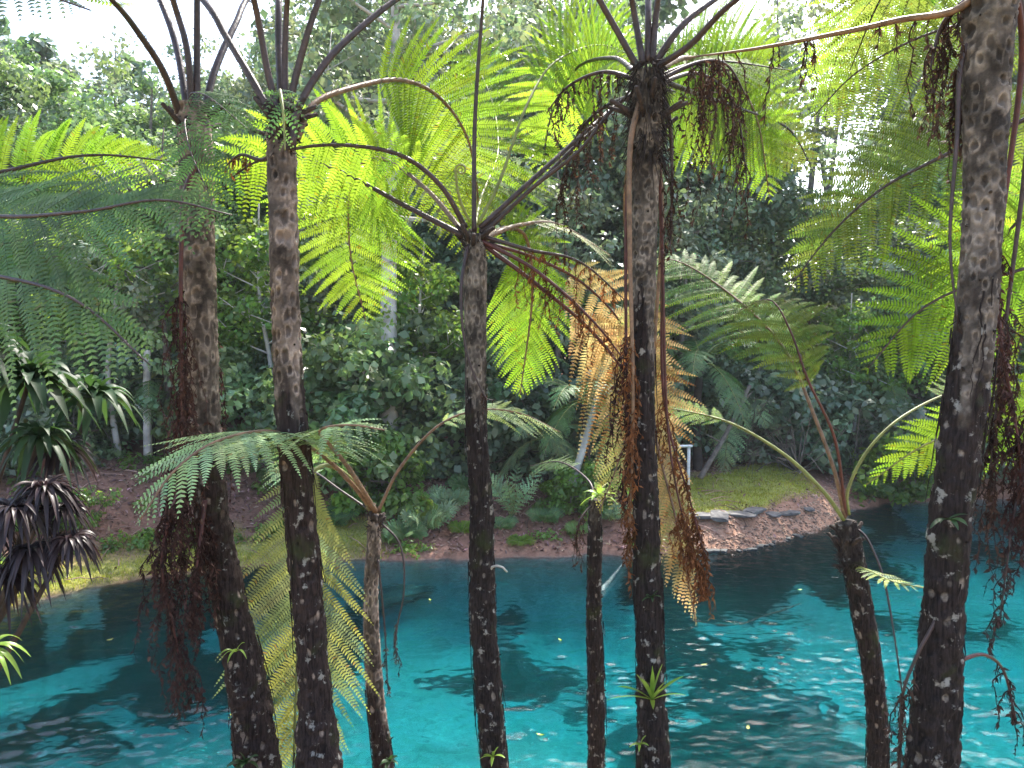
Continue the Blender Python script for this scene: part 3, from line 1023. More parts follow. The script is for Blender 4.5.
# dead brown pair sloping down to the right
frond(t3, [(480, 242, 4.5), (540, 287, 4.45), (595, 335, 4.5), (640, 395, 4.6), (668, 450, 4.7)], 0.42, 0.5, 26, (.1, -1, -.2), 'gold', 'stalk_maroon', r0=.012, droop=.35, curl=.12, missing=.12, tipcol=(.5, .3, .25), label="golden dead frond sloping down right")
frond(t3, [(480, 241, 4.6), (535, 258, 4.8), (585, 285, 5.0), (625, 330, 5.1), (650, 400, 5.1)], 0.4, 0.52, 26, (0, -1, -.2), 'gold', 'stalk_maroon', r0=.01, droop=.25, curl=.1, missing=.1)
dead_frond(t3, [(480, 240, 4.48), (535, 270, 4.4), (590, 318, 4.35), (632, 370, 4.35)], .18, 22, .30, 'rust', 'stalk_maroon', spread=.35, dens=40)
dead_frond(t3, [(482, 236, 4.5), (530, 250, 4.45), (580, 262, 4.6), (625, 300, 4.8)], .2, 20, .22, 'rust', 'stalk', spread=.5, dens=36)
dead_frond(t3, [(468, 245, 4.45), (461, 290, 4.38), (466, 350, 4.36), (484, 395, 4.36), (494, 400, 4.36)], .9, 4, .1, 'dead', 'stalk', r0=.009)
# fiddlehead
g = G()
base = at(470, 222, 4.45)
c0 = at(461, 170, 4.4)
ts = np.linspace(0, 1, 12)
pth = [base * (1 - t) + at(456, 176, 4.4) * t + np.array([-.02 * math.sin(PI * t), 0, 0]) for t in ts]
r = 0.034
for k in range(26):
    a = PI - k * .42
    rr = r * (1 - k / 30)
    pth.append(c0 + np.array([math.cos(a) * rr, 0, math.sin(a) * rr]))
tube(g, np.array(pth), np.linspace(0.009, 0.005, len(pth)), 7)
g.build("fiddlehead", MT['stalk_green'], t3, smooth=True)

# ---- T4
pts = [(648, 72, 4.0, 26), (646, 130, 4.0, 29), (645, 200, 4.0, 25), (643, 300, 4.0, 24), (643, 400, 4.0, 23), (646, 500, 4.0, 25), (648, 600, 4.0, 27), (650, 680, 4.0, 29),
       (654, 768, 4.0, 34)]
t4 = fern_root(pts, "tall straight tree fern with a shaggy black crown and a bromeliad low on its trunk")
trunk_mesh("trunk", pts, t4, MT['trunk_dark'], scar=(.018, .026), dark_from=.28)
hairy_crown(t4, at(648, 88, 4.0), .10, .52, 900, big=1.25, dn=1.1)
for c in ([(640, 72, 4.0), (612, 22, 4.0), (586, -20, 4.0), (530, -90, 4.3), (440, -110, 4.6)],
          [(643, 65, 4.0), (632, 0, 4.0), (615, -100, 3.6), (590, -130, 3.0)],
          [(648, 62, 4.0), (648, 0, 4.1), (645, -80, 4.6), (640, -100, 5.4)],
          [(652, 62, 4.0), (658, 0, 4.0), (675, -100, 3.7), (700, -130, 3.1)],
          [(654, 65, 4.0), (680, 28, 4.0), (714, 0, 4.1), (790, -50, 4.4), (880, -60, 4.8)],
          [(655, 68, 4.0), (690, 45, 3.9), (730, 5, 3.7), (800, -40, 3.3), (880, -40, 3.0)]):
    frond(t4, c, 0.5, 0.45, 22, TILT, 'olive', r0=.016, droop=.2)
frond(t4, [(655, 72, 4.0), (690, 58, 4.6), (730, 75, 5.3), (757, 120, 5.8), (770, 200, 6.2)], 0.25, 0.66, 28, (.15, -1, -.25), 'lime', 'stalk_brown', droop=.08, fwd=.3, label="lime frond drooping behind the withered strands")
frond(t4, [(655, 78, 4.0), (700, 95, 4.8), (745, 110, 5.6), (790, 130, 6.2), (815, 175, 6.6)], 0.2, 0.6, 28, (.15, -1, -.2), 'olive', 'stalk', droop=.08, fwd=.3)
frond(t4, [(640, 76, 4.0), (612, 58, 4.8), (575, 70, 5.6), (550, 120, 6.0), (542, 180, 6.2)], 0.25, 0.6, 26, (0, -1, -.3), 'lime', 'stalk', droop=.08, fwd=.25)
dead_frond(t4, [(642, 82, 4.0), (605, 72, 4.1), (570, 85, 4.2), (548, 110, 4.3)], .12, 16, .42, 'dead', 'stalk', spread=.3, dens=46)
dead_frond(t4, [(640, 92, 4.1), (600, 110, 4.6), (575, 140, 5.0), (560, 200, 5.2)], .2, 20, .7, 'dead', 'stalk', spread=.2, dens=40)
dead_frond(t4, [(655, 82, 4.0), (700, 62, 4.1), (728, 66, 4.2), (748, 100, 4.3)], .3, 16, .8, 'dead', 'stalk', spread=.2, dens=46)
dead_frond(t4, [(657, 84, 4.0), (700, 74, 4.4), (735, 105, 4.7), (748, 190, 4.8)], .25, 18, .75, 'dead', 'stalk', spread=.25, dens=42)
dead_frond(t4, [(655, 95, 4.0), (668, 110, 4.05), (672, 170, 4.1), (670, 250, 4.1)], .1, 12, .5, 'dead', 'stalk', spread=.12, dens=30)
dead_frond(t4, [(640, 100, 3.95), (630, 150, 3.9), (630, 260, 3.9), (633, 380, 3.9), (632, 470, 3.92), (628, 560, 3.95)], .5, 40, .34, 'rust', 'stalk_brown', r0=.013, spread=.3, dens=46, label="rusty dead frond hanging along the trunk")
dead_frond(t4, [(636, 100, 4.1), (627, 200, 4.15), (626, 330, 4.15), (630, 480, 4.15)], .6, 36, .6, 'maroon', 'stalk_maroon', spread=.2, dens=40)
dead_frond(t4, [(656, 100, 4.1), (662, 250, 4.2), (664, 400, 4.2), (690, 500, 4.15), (706, 560, 4.1)], .6, 34, .32, 'rust', 'stalk_maroon', spread=.3, dens=50)
dead_frond(t4, [(662, 250, 4.15), (668, 430, 4.15), (686, 530, 4.1), (702, 575, 4.1), (708, 590, 4.1)], .75, 46, .2, 'rust', 'stalk_maroon', r0=.007, spread=.5, dens=70)
frond(t4, [(654, 98, 4.1), (662, 220, 4.5), (655, 340, 4.6), (655, 430, 4.5), (676, 520, 4.35), (696, 622, 4.3)], 0.40, 0.40, 34, (.25, -1, -.25), 'gold', 'stalk_brown', r0=.012, droop=.2, fwd=.75, curl=.1, missing=.06, side_len=(.8, 1.0), label="golden dead frond hanging behind the trunk")
frond(t4, [(640, 98, 4.1), (625, 200, 4.6), (632, 300, 4.8), (636, 380, 4.8), (622, 450, 4.7), (600, 510, 4.6)], 0.5, 0.34, 26, (-.1, -1, -.2), 'yellow', 'stalk_brown', r0=.011, droop=.25, fwd=.55, tipcol=(1.5, 1.2, .8), label="straw-yellow frond with rusty bases")

# ---- T5
pts = [(1005, -60, 3.0, 46), (992, 0, 3.0, 48), (988, 60, 3.0, 42), (985, 150, 3.0, 37), (984, 200, 3.0, 35), (979, 280, 3.0, 34), (970, 380, 3.0, 37), (959, 450, 3.0, 37),
       (950, 530, 3.0, 38), (944, 600, 3.0, 38), (938, 680, 3.0, 43), (931, 768, 3.0, 47)]
t5 = fern_root(pts, "thickest tree fern, its knobbly trunk leaning right with pale scars at the right side")
trunk_mesh("trunk", pts, t5, MT['trunk_dark'], scar=(.020, .028), dark_from=.34, flare=1.0)
hairy_crown(t5, at(1003, -55, 3.0), .1, .25, 180)
dead_frond(t5, [(998, -30, 3.0), (958, 9, 3.0), (900, 20, 3.1), (850, 31, 3.25), (760, 48, 3.5), (684, 58, 3.8)], .1, 10, .35, 'dead', 'stalk_brown', r0=.013, spread=.2, dens=40, label="long bare stalk reaching left with withered strands")
dead_frond(t5, [(990, -20, 3.0), (955, 10, 3.05), (940, 30, 3.1), (930, 70, 3.1)], .3, 9, .45, 'dead', 'stalk', spread=.12, dens=60)
dead_frond(t5, [(985, 20, 3.0), (962, 60, 3.0), (957, 140, 3.0), (950, 240, 3.0), (958, 325, 2.98)], .95, 3, .1, 'dead', 'stalk', r0=.009)
dead_frond(t5, [(985, 0, 3.05), (965, 40, 3.1), (955, 110, 3.12)], .5, 9, .45, 'dead', 'stalk', spread=.12, dens=60)
for c in ([(1003, -55, 3.0), (950, -110, 2.9), (850, -130, 2.8), (760, -90, 2.8)],
          [(1003, -55, 3.0), (1060, -120, 3.0), (1160, -140, 3.0), (1260, -60, 3.0)],
          [(1003, -55, 3.0), (1010, -140, 2.6), (1030, -200, 2.2)]):
    frond(t5, c, 0.35, 0.4, 22, TILT, 'olive')
frond(t5, [(1003, -55, 3.05), (970, -80, 3.6), (920, -60, 4.3), (880, 0, 4.9), (850, 70, 5.3)], 0.3, 0.66, 26, (0, -1, -.3), 'olive', 'stalk', droop=.1)
dead_frond(t5, [(1010, -40, 3.05), (1022, 60, 3.2), (1000, 240, 3.3), (1000, 330, 3.3), (1018, 440, 3.3), (1022, 520, 3.3)], .5, 30, .5, 'maroon', 'stalk_maroon', spread=.25, dens=44, label="maroon withered frond hanging right of the trunk")
dead_frond(t5, [(1008, -40, 3.1), (1030, 100, 3.3), (1005, 330, 3.4), (992, 450, 3.4), (990, 520, 3.4)], .6, 34, .55, 'dead', 'stalk', spread=.22, dens=44)
dead_frond(t5, [(1012, -40, 3.1), (1045, 150, 3.3), (1030, 400, 3.35), (1010, 540, 3.3), (1000, 620, 3.3)], .6, 26, .35, 'maroon', 'stalk', spread=.4, dens=44)
dead_frond(t5, [(946, 672, 3.0), (962, 660, 3.0), (985, 655, 3.05), (1004, 672, 3.1), (1016, 720, 3.1)], .5, 10, .2, 'maroon', 'stalk_maroon', r0=.006, spread=.4)
dead_frond(t5, [(936, 620, 2.95), (915, 660, 2.95), (902, 700, 2.97), (900, 768, 3.0)], .3, 12, .2, 'dead', 'stalk', r0=.005, spread=.3)

# ---- fern beyond right edge, its fronds come in
pts = [(1190, 120, 4.3, 32), (1185, 300, 4.3, 32), (1175, 500, 4.3, 34), (1165, 768, 4.3, 44)]
t9 = fern_root(pts, "tree fern beyond the right edge whose bright lime fronds show around the thick leaning trunk")
trunk_mesh("trunk", pts, t9, MT['trunk'])
frond(t9, [(1190, 120, 4.3), (1100, 95, 4.4), (1000, 130, 4.6), (935, 160, 4.7), (880, 190, 4.8), (830, 235, 4.9), (788, 290, 5.0)], 0.18, 0.55, 32, (0, -1, -.05), 'olive', 'stalk', droop=.2, fwd=.35, label="olive frond reaching far left, seen from below")
frond(t9, [(1190, 120, 4.3), (1120, 210, 4.1), (1040, 262, 4.0), (975, 283, 4.1), (918, 312, 4.2), (868, 368, 4.3)], 0.12, 0.82, 28, (0, -1, -.3), 'lime', 'stalk', droop=.05, fwd=.28, side_len=(1, 1), label="brightest lime frond, face to the viewer")
frond(t9, [(1190, 120, 4.3), (1130, 330, 4.2), (1060, 400, 4.3), (990, 425, 4.5), (925, 445, 4.7), (866, 485, 4.9)], 0.3, 0.42, 26, (0, -1, -.2), 'lime', 'stalk_green', droop=.1, fwd=.35)
frond(t9, [(1190, 120, 4.3), (1110, 40, 4.5), (1030, 20, 4.8), (940, 30, 5.1), (860, 70, 5.4), (810, 120, 5.6)], 0.3, 0.66, 26, (0, -1, -.3), 'olive', 'stalk', droop=.15)
frond(t9, [(1190, 120, 4.3), (1140, 140, 4.5), (1080, 180, 4.7), (1010, 230, 4.9), (960, 330, 5.1)], 0.2, 0.6, 26, (0, -1, -.2), 'lime', 'stalk', droop=.1)
frond(t9, [(1190, 120, 4.3), (1280, 80, 4.3), (1360, 160, 4.3)], 0.3, 0.5, 20, TILT, 'lime', 'stalk')

frond(t9, [(1190, 120, 4.3), (1110, -20, 4.8), (1000, -50, 5.4), (900, -20, 6.0), (840, 50, 6.4), (825, 120, 6.6)], 0.3, 0.75, 26, (0, -1, -.2), 'lime', 'stalk', droop=.1)

# ---- T6
pts = [(846, 522, 5.0, 19), (853, 560, 5.0, 21), (862, 610, 5.0, 20), (871, 660, 5.0, 20), (877, 720, 5.0, 20), (878, 768, 5.0, 21)]
t6 = fern_root(pts, "short leaning tree fern with stalks fanning low over the water beside the thick trunk")
trunk_mesh("trunk", pts, t6, MT['trunk_dark'], scar=(.018, .03), dark_from=.02)
hairy_crown(t6, at(848, 535, 5.0), .07, .35, 260)
frond(t6, [(844, 520, 5.0), (822, 490, 5.0), (785, 455, 5.1), (735, 425, 5.3), (690, 412, 5.5), (640, 405, 5.8)], 0.62, 0.34, 20, (0, -.35, .95), 'lime', 'stalk_green', r0=.012, droop=.1)
frond(t6, [(845, 518, 5.0), (834, 470, 5.0), (812, 410, 5.1), (785, 350, 5.3), (740, 302, 5.6), (680, 262, 6.0), (640, 262, 6.3)], 0.42, 0.62, 30, (0, -.6, .8), 'fresh', 'stalk_brown', r0=.012, droop=.35, tipcol=(1.5, 1.35, .5), label="pale frond arching up and left")
frond(t6, [(846, 516, 5.0), (835, 440, 4.9), (808, 380, 4.8), (790, 330, 4.9), (770, 300, 5.1), (740, 310, 5.4)], 0.5, 0.42, 24, (0, -.7, .7), 'olive', 'stalk_maroon', r0=.009, droop=.35)
frond(t6, [(849, 515, 5.0), (848, 490, 5.0), (868, 450, 5.0), (905, 415, 5.1), (960, 390, 5.4), (1020, 385, 5.8)], 0.55, 0.4, 20, (0, -.4, .9), 'lime', 'stalk_green', r0=.009, droop=.2)
frond(t6, [(858, 566, 4.95), (872, 572, 4.7), (895, 582, 4.5), (930, 589, 4.4)], .12, .12, 12, (0, -.3, 1), 'pale', 'stalk_green', r0=.004, droop=.1, tipcol=(1.9, 1.6, .7))
dead_frond(t6, [(852, 525, 5.0), (868, 540, 4.9), (884, 580, 4.8), (895, 640, 4.7), (903, 700, 4.7), (908, 745, 4.7)], .75, 8, .2, 'dead', 'stalk', r0=.006)

# ---- T7
pts = [(374, 515, 5.0, 12), (374, 545, 5.0, 14), (371, 590, 5.0, 14), (372, 640, 5.0, 16), (376, 700, 5.0, 18), (384, 768, 5.0, 20)]
t7 = fern_root(pts, "short slim tree fern holding pale fronds low over the pond, left of centre")
trunk_mesh("trunk", pts, t7, MT['trunk'], scar=(.020, .030), dark_from=.45, scar_amp=1.6)
hairy_crown(t7, at(375, 522, 5.0), .04, .12, 70)
frond(t7, [(374, 512, 5.0), (350, 482, 4.7), (318, 452, 4.3), (275, 432, 3.7), (220, 440, 3.35), (175, 470, 3.15), (140, 520, 3.05)], 0.30, 0.50, 32, (-.1, -.45, .9), 'pale', 'stalk_brown', droop=.3, fwd=.35, label="pale frond arching left toward the viewer")
frond(t7, [(376, 512, 5.0), (350, 470, 4.5), (330, 445, 3.8), (320, 430, 3.35), (350, 425, 3.2), (385, 430, 3.1)], 0.5, 0.36, 16, (.1, -.4, .9), 'pale', 'stalk_brown', droop=.3)
frond(t7, [(378, 512, 5.0), (400, 468, 5.0), (438, 426, 5.0), (480, 410, 5.1), (522, 414, 5.2), (560, 432, 5.4)], 0.45, 0.34, 22, (0, -.25, .97), 'pale', 'stalk_brown', droop=.2, r0=.009, tipcol=(1.5, 1.3, .6))
frond(t7, [(372, 512, 5.0), (350, 478, 4.85), (322, 466, 4.7), (303, 500, 4.55), (298, 640, 4.4), (292, 800, 4.3)], 0.24, 0.62, 34, (.05, -1, -.2), 'yellow', 'stalk_green', droop=.12, fwd=.62, wid=.15, tipcol=(1.4, 1.2, .7), label="big yellowing frond hanging behind the ringed trunk")
frond(t7, [(372, 512, 5.0), (340, 490, 5.1), (310, 470, 5.3), (270, 462, 5.6)], 0.5, 0.25, 14, (0, -.4, .9), 'pale', 'stalk', r0=.006)
dead_frond(t7, [(378, 520, 5.0), (400, 545, 4.95), (404, 590, 4.9), (395, 640, 4.9), (402, 665, 4.9)], .7, 8, .22, 'dead', 'stalk', r0=.005, spread=.3)
dead_frond(t7, [(378, 560, 4.95), (384, 620, 4.92), (388, 690, 4.92)], .5, 8, .2, 'dead', 'stalk', r0=.005, spread=.15)

# ---- T8
pts = [(595, 500, 5.6, 12), (595, 540, 5.6, 14), (594, 600, 5.6, 15), (596, 680, 5.6, 17), (596, 768, 5.6, 18)]
t8 = fern_root(pts, "thinnest tree fern stem, dark and straight, standing between the central and shaggy ferns")
trunk_mesh("trunk", pts, t8, MT['trunk_dark'], scar=(.013, .02), dark_from=.02)
frond(t8, [(595, 502, 5.6), (588, 480, 5.8), (560, 462, 6.4), (530, 466, 7.0)], .4, .24, 14, TILT, 'bluegreen', 'stalk', r0=.006)
frond(t8, [(596, 502, 5.6), (605, 485, 5.7), (622, 482, 5.9), (640, 498, 6.0)], .3, .2, 12, TILT, 'lime', 'stalk_green', r0=.005)
dead_frond(t8, [(594, 502, 5.6), (580, 520, 5.5), (575, 545, 5.5)], .4, 8, .3, 'dead', 'stalk', r0=.005, spread=.15)


# ------------------------------------------------------------------ strap-leaved rosettes
def rosette(g, c, n, ln, wd, droop=0.8, up=0.6, rs=None, axis=UP, tint=(1, 1, 1), tv=.25, az0=0, azr=2 * PI):
    rs = rs or rng
    for k in range(n):
        az = az0 + azr * (k * 0.381966 % 1) + rs.random() * .3
        el = up * (0.25 + 1.1 * (k / n)) + rs.random() * .2
        l = ln * (.75 + .4 * rs.random())
        d = np.array([math.cos(az) * math.cos(el), math.sin(az) * math.cos(el), math.sin(el)])
        v = np.linspace(0, 1, 9)[:, None]
        path = c + d * l * v - UP * (droop * l * (v ** 2.2)) * (1 - .6 * k / n)
        T = nrm(np.gradient(path, axis=0))
        sd_ = nrm(np.cross(T, UP + 1e-3))
        nn = np.cross(sd_, T)
        w_ = (wd * np.sin(PI * np.clip(v * .93 + .07, 0, 1)) ** .7 * (1 - v * .25) + .002)
        twist = (rs.random() - .5) * 1.2 * v
        sd2 = sd_ * np.cos(twist) + nn * np.sin(twist)
        Lf, Rt = path - sd2 * w_ * .5 + nn * w_ * .18, path + sd2 * w_ * .5 + nn * w_ * .18
        V = np.stack([Lf, path, Rt], 1).reshape(-1, 3)
        i = np.arange(8)[:, None] * 3
        F = np.concatenate([i + [0, 1, 4, 3], i + [1, 2, 5, 4]])
        t = np.asarray(tint) * (1 + (rs.random() - .5) * 2 * tv)
        g.add(V, F, np.tile(t, (len(V), 1)))


def strap_plant(name, heads, base, label, cat, stem='darkbark', mat='strap', sr=.018, leafname="leaf_rosette"):
    """heads: (px,py,d,n,len,wid,droop,up,mat)"""
    bz = gz(base[0], base[1])
    r = empty(name, (base[0], base[1], bz), label, cat)
    g = G()
    b = np.array([base[0], base[1], bz - .05])
    for h in heads:
        c = at(*h[:3])
        mid = (b + c) / 2 + np.array([(rng.random() - .5) * .15, .05, .0])
        tube(g, spline([b, mid, c], 14), np.linspace(sr * 1.6, sr * .7, 14), 8)
    g.build("stem", MT[stem], r, smooth=True)
    for h in heads:
        g = G()
        rosette(g, at(*h[:3]), h[3], h[4], h[5], h[6], h[7])
        g.build(leafname, MT[h[8] if len(h) > 8 else mat], r, smooth=True)
    return r


b = at(-170, 768, 4.4)
strap_plant("dracaena", [(28, 385, 4.3, 52, .40, .085, 1.1, .9, 'strap'), (95, 400, 4.6, 40, .32, .065, 1.1, .9, 'strap'), (-30, 350, 4.2, 46, .42, .08, 1.1, .9, 'strap'),
                         (60, 450, 4.5, 80, 0.26, .027, 1.3, .6, 'purple')],
            (b[0] - .1, 4.5), "dragon plant with drooping glossy green strap leaves at the left edge, above the purple one", "plant")
b = at(-190, 768, 4.0)
strap_plant("cordyline", [(45, 490, 4.0, 80, 0.22, .027, 1.3, .6, 'purple'), (15, 510, 3.9, 80, 0.24, .027, 1.5, .5, 'purple'), (40, 440, 4.2, 40, .3, .05, 1.3, .7, 'strap'), (70, 540, 3.95, 80, 0.17, .027, 1.5, .5, 'purple'), (30, 550, 3.9, 80, 0.20, .027, 1.7, .4, 'purple'),
                          (5, 575, 3.9, 80, 0.20, .027, 1.6, .4, 'purple'), (-25, 520, 3.9, 80, 0.24, .027, 1.5, .5, 'purple'), (62, 510, 4.05, 80, 0.17, .027, 1.3, .5, 'purple')],
            (b[0] - .1, 4.0), "cordyline with dark purple drooping leaf tufts low at the left edge", "plant")
strap_plant("bird_nest_plant", [(-12, 650, 3.4, 16, .2, .03, 1.2, .5, 'bromel')], (at(-150, 700, 3.4)[0], 3.4),
            "small yellow-green strap plant at the left edge over the water", "plant")


def epiphyte(px, py, d, n, ln, wd, label, mat='bromel', droop=.6, up=.9, name="bromeliad", az0=PI, azr=PI, cat="plant"):
    g = G()
    c = at(px, py, d)
    rosette(g, c, n, ln, wd, droop, up, az0=az0, azr=azr)
    g.V = [v - c for v in g.V]
    o = g.build(name, MT[mat], smooth=True)
    o.location = c
    return tag(o, label, cat)


epiphyte(652, 700, 3.9, 12, .26, .026, "yellow-green bromeliad sprouting low on the shaggy fern's trunk", droop=.25, up=1.1)
epiphyte(640, 745, 3.9, 6, .08, .014, "small leafy sprout below the bromeliad on the same trunk", droop=.6, name="sprout")
epiphyte(652, 598, 3.9, 6, .07, .016, "tiny green sprout on the shaggy fern's trunk above the bromeliad", name="sprout", mat='strap')
epiphyte(236, 652, 4.05, 6, .12, .014, "green sprout on the bend of the left-leaning fern trunk", name="sprout", droop=.9)
epiphyte(246, 764, 4.0, 9, .14, .035, "broad-leaved seedling at the foot of the left-leaning fern trunk", mat='strap', name="seedling", up=.9)
epiphyte(493, 757, 4.36, 6, .11, .02, "curved yellow-green sprout at the front of the slim central trunk's foot", name="sprout", droop=.5)
epiphyte(948, 520, 2.9, 6, .09, .022, "two-leaved green sprout half-way up the thick leaning trunk", mat='strap', name="sprout", up=.4)
epiphyte(390, 762, 4.9, 8, .1, .03, "seedling at the foot of the short left fern", mat='strap', name="seedling")
epiphyte(600, 497, 5.5, 12, .16, .045, "bright broad-leaved shoot on top of the thin dark stem", mat='bromel', name="leafy_shoot", up=.8, azr=2 * PI)

# stub twig on central trunk
g = G()
tube(g, spline([at(484, 600, 4.5), at(490, 570, 4.45), at(500, 566, 4.4), at(507, 572, 4.4)], 10), np.linspace(.011, .006, 10), 6)
g.build("broken_stub", MT['palebark'], t3, smooth=True)


# ------------------------------------------------------------------ background trees
def leaf_cloud(g, C, R, per, size, rs, updir=.5, tv=.3, flat=.7, warm=.15):
    """C (k,3) clump centres with radius R; adds per leaves each."""
    k = len(C)
    R = np.broadcast_to(np.asarray(R, float), (k,))
    idx = np.repeat(np.arange(k), per)
    n = len(idx)
    dirs = nrm(rs.normal(size=(n, 3)))
    rad = R[idx] * rs.random(n) ** .45
    pos = C[idx] + dirs * rad[:, None] * [1, 1, flat]
    nm = nrm(dirs * .6 + UP * updir + rs.normal(size=(n, 3)) * .45)
    d1 = nrm(np.cross(nm, rs.normal(size=(n, 3))))
    d1 = nrm(d1 - UP * .35)
    d2 = np.cross(nm, d1)
    l = (size * (.65 + .7 * rs.random(n)))[:, None]
    w_ = l * (.30 + .14 * rs.random((n, 1)))
    a = pos - d1 * l * .5
    b_ = pos + d2 * w_ + nm * w_ * .25
    c = pos + d1 * l * .55 - nm * l * .06
    d = pos - d2 * w_ + nm * w_ * .25
    V = np.stack([a, b_, c, d], 1).reshape(-1, 3)
    F = np.arange(n)[:, None] * 4 + [0, 1, 2, 3]
    ct = 1 + (rs.random(k) - .5) * 2 * tv
    cw = 1 + (rs.random(k) - .5) * 2 * warm
    lt = ct[idx] * (.85 + .3 * rs.random(n))
    col = np.stack([lt * cw[idx], lt, lt * (1 - .3 * (cw[idx] - 1))], 1)
    g.add(V, F, np.repeat(col, 4, 0))


def make_tree(label, h, cr, seed, mat, bark='bark', clumps=150, per=60, size=.16, low=.2, tr=.16, name="forest_tree", clump_r=.55, loc=(0, 0, 0), upd=.5, group=None, cat="tree", lean=(0, 0)):
    rs = np.random.default_rng(seed)
    r = empty(name, loc, label, cat, group)
    top = np.array([lean[0], lean[1], h * .93])
    ctrl = [np.array([0, 0, -.3]), np.array([rs.normal() * .15, rs.normal() * .15, h * .3]), np.array([lean[0] * .5 + rs.normal() * .25, lean[1] * .5 + rs.normal() * .25, h * .6]), top]
    P = spline(ctrl, 30)
    g = G()
    Rd = tr * (1 - np.linspace(0, 1, 30)) ** .8 + .02
    Rd[:3] *= [1.6, 1.3, 1.12]
    tube(g, P, Rd, 10)
    # limbs
    C = []
    nl = 16
    for k in range(nl):
        f = low + (1 - low) * (k + rs.random()) / nl
        i0 = int(min(f * .9, .96) * 29)
        az = k * 2.4 + rs.random()
        prof = math.sin(PI * np.clip((f - low) / (1 - low) * .82 + .14, 0, 1)) ** .6
        l = cr * prof * (.7 + .5 * rs.random())
        e = P[i0] + np.array([math.cos(az) * l, math.sin(az) * l, l * (.25 + .3 * rs.random())])
        m1 = (P[i0] + e) / 2 + np.array([0, 0, -.08 * l]) + rs.normal(size=3) * .08 * l
        B = spline([P[i0], m1, e], 10)
        tube(g, B, np.linspace(max(.02, Rd[i0] * .5), .012, 10), 6)
        for q in range(2):
            i1 = rs.integers(4, 8)
            e2 = B[i1] + rs.normal(size=3) * l * .35
            tube(g, np.array([B[i1], (B[i1] + e2) / 2, e2]), [.02, .015, .008], 4)
            C.append(e2)
        C += [e, B[7], B[5]]
    C = np.array(C)
    extra = clumps - len(C)
    if extra > 0:
        base = C[rs.integers(0, len(C), extra)]
        C = np.vstack([C, base + rs.normal(size=(extra, 3)) * cr * [.22, .22, .16]])
    C[:, 2] = np.maximum(C[:, 2], .25)
    g.build("trunk", MT[bark], r, smooth=True, root=r) if False else None
    o = g.build("trunk", MT[bark], None, smooth=True)
    o.parent = r
    g2 = G()
    leaf_cloud(g2, C, clump_r * (.6 + .8 * rs.random(len(C))), per, size, rs, upd)
    o = g2.build("crown", MT[mat], None)
    o.parent = r
    return r


protos = {}


def tree_at(kind, px, d, h_scale, rot, label, group="trees of the forest behind the pond"):
    """place copy of prototype; px at depth d"""
    x = (px - 512) / FPX * d
    loc = (x, d, gz(x, d) - .05)
    spec = KINDS[kind]
    if kind not in protos:
        protos[kind] = make_tree(label, loc=(0, 0, 0), group=group, **spec)
        o = protos[kind]
    else:
        o = copy_tree(protos[kind])
    o.location = loc
    o.rotation_euler = (0, 0, rot)
    o.scale = (h_scale, h_scale, h_scale)
    return tag(o, label, spec.get("cat", "tree"), group)


KINDS = {
    'round': dict(h=13, cr=4.2, seed=1, mat='tree1', clumps=300, per=110, size=.19, low=.12, tr=.2, clump_r=.75),
    'tall': dict(h=18, cr=4.5, seed=2, mat='tree2', clumps=330, per=110, size=.19, low=.15, tr=.24, clump_r=.8),
    'dark': dict(h=12, cr=4.0, seed=3, mat='tree3', clumps=280, per=110, size=.19, low=.06, tr=.18, clump_r=.75),
    'bright': dict(h=9, cr=3.2, seed=4, mat='tree4', clumps=240, per=90, size=.17, low=.06, tr=.13, clump_r=.6),
    'airy': dict(h=17, cr=4.0, seed=5, mat='tree2', clumps=150, per=45, size=.22, low=.35, tr=.2, clump_r=.7),
    'sapling': dict(h=8, cr=1.7, seed=15, mat='tree4', bark='palebark', clumps=46, per=45, size=.17, low=.5, tr=.07, clump_r=.45, name="sapling"),
    'sapling_dark': dict(h=10, cr=1.8, seed=16, mat='tree2', bark='bark', clumps=50, per=45, size=.18, low=.45, tr=.09, clump_r=.5, name="sapling"),
    'shrub': dict(h=3.0, cr=1.7, seed=6, mat='tree1', clumps=130, per=45, size=.17, low=.03, tr=.05, clump_r=.42, name="leafy_shrub", cat="shrub"),
    'darkshrub': dict(h=2.6, cr=1.7, seed=7, mat='tree3', clumps=120, per=45, size=.19, low=.03, tr=.05, clump_r=.42, name="leafy_shrub", cat="shrub"),
    'brightshrub': dict(h=1.6, cr=1.1, seed=8, mat='tree4', clumps=80, per=36, size=.14, low=.03, tr=.03, clump_r=.3, name="leafy_shrub", cat="shrub"),
}

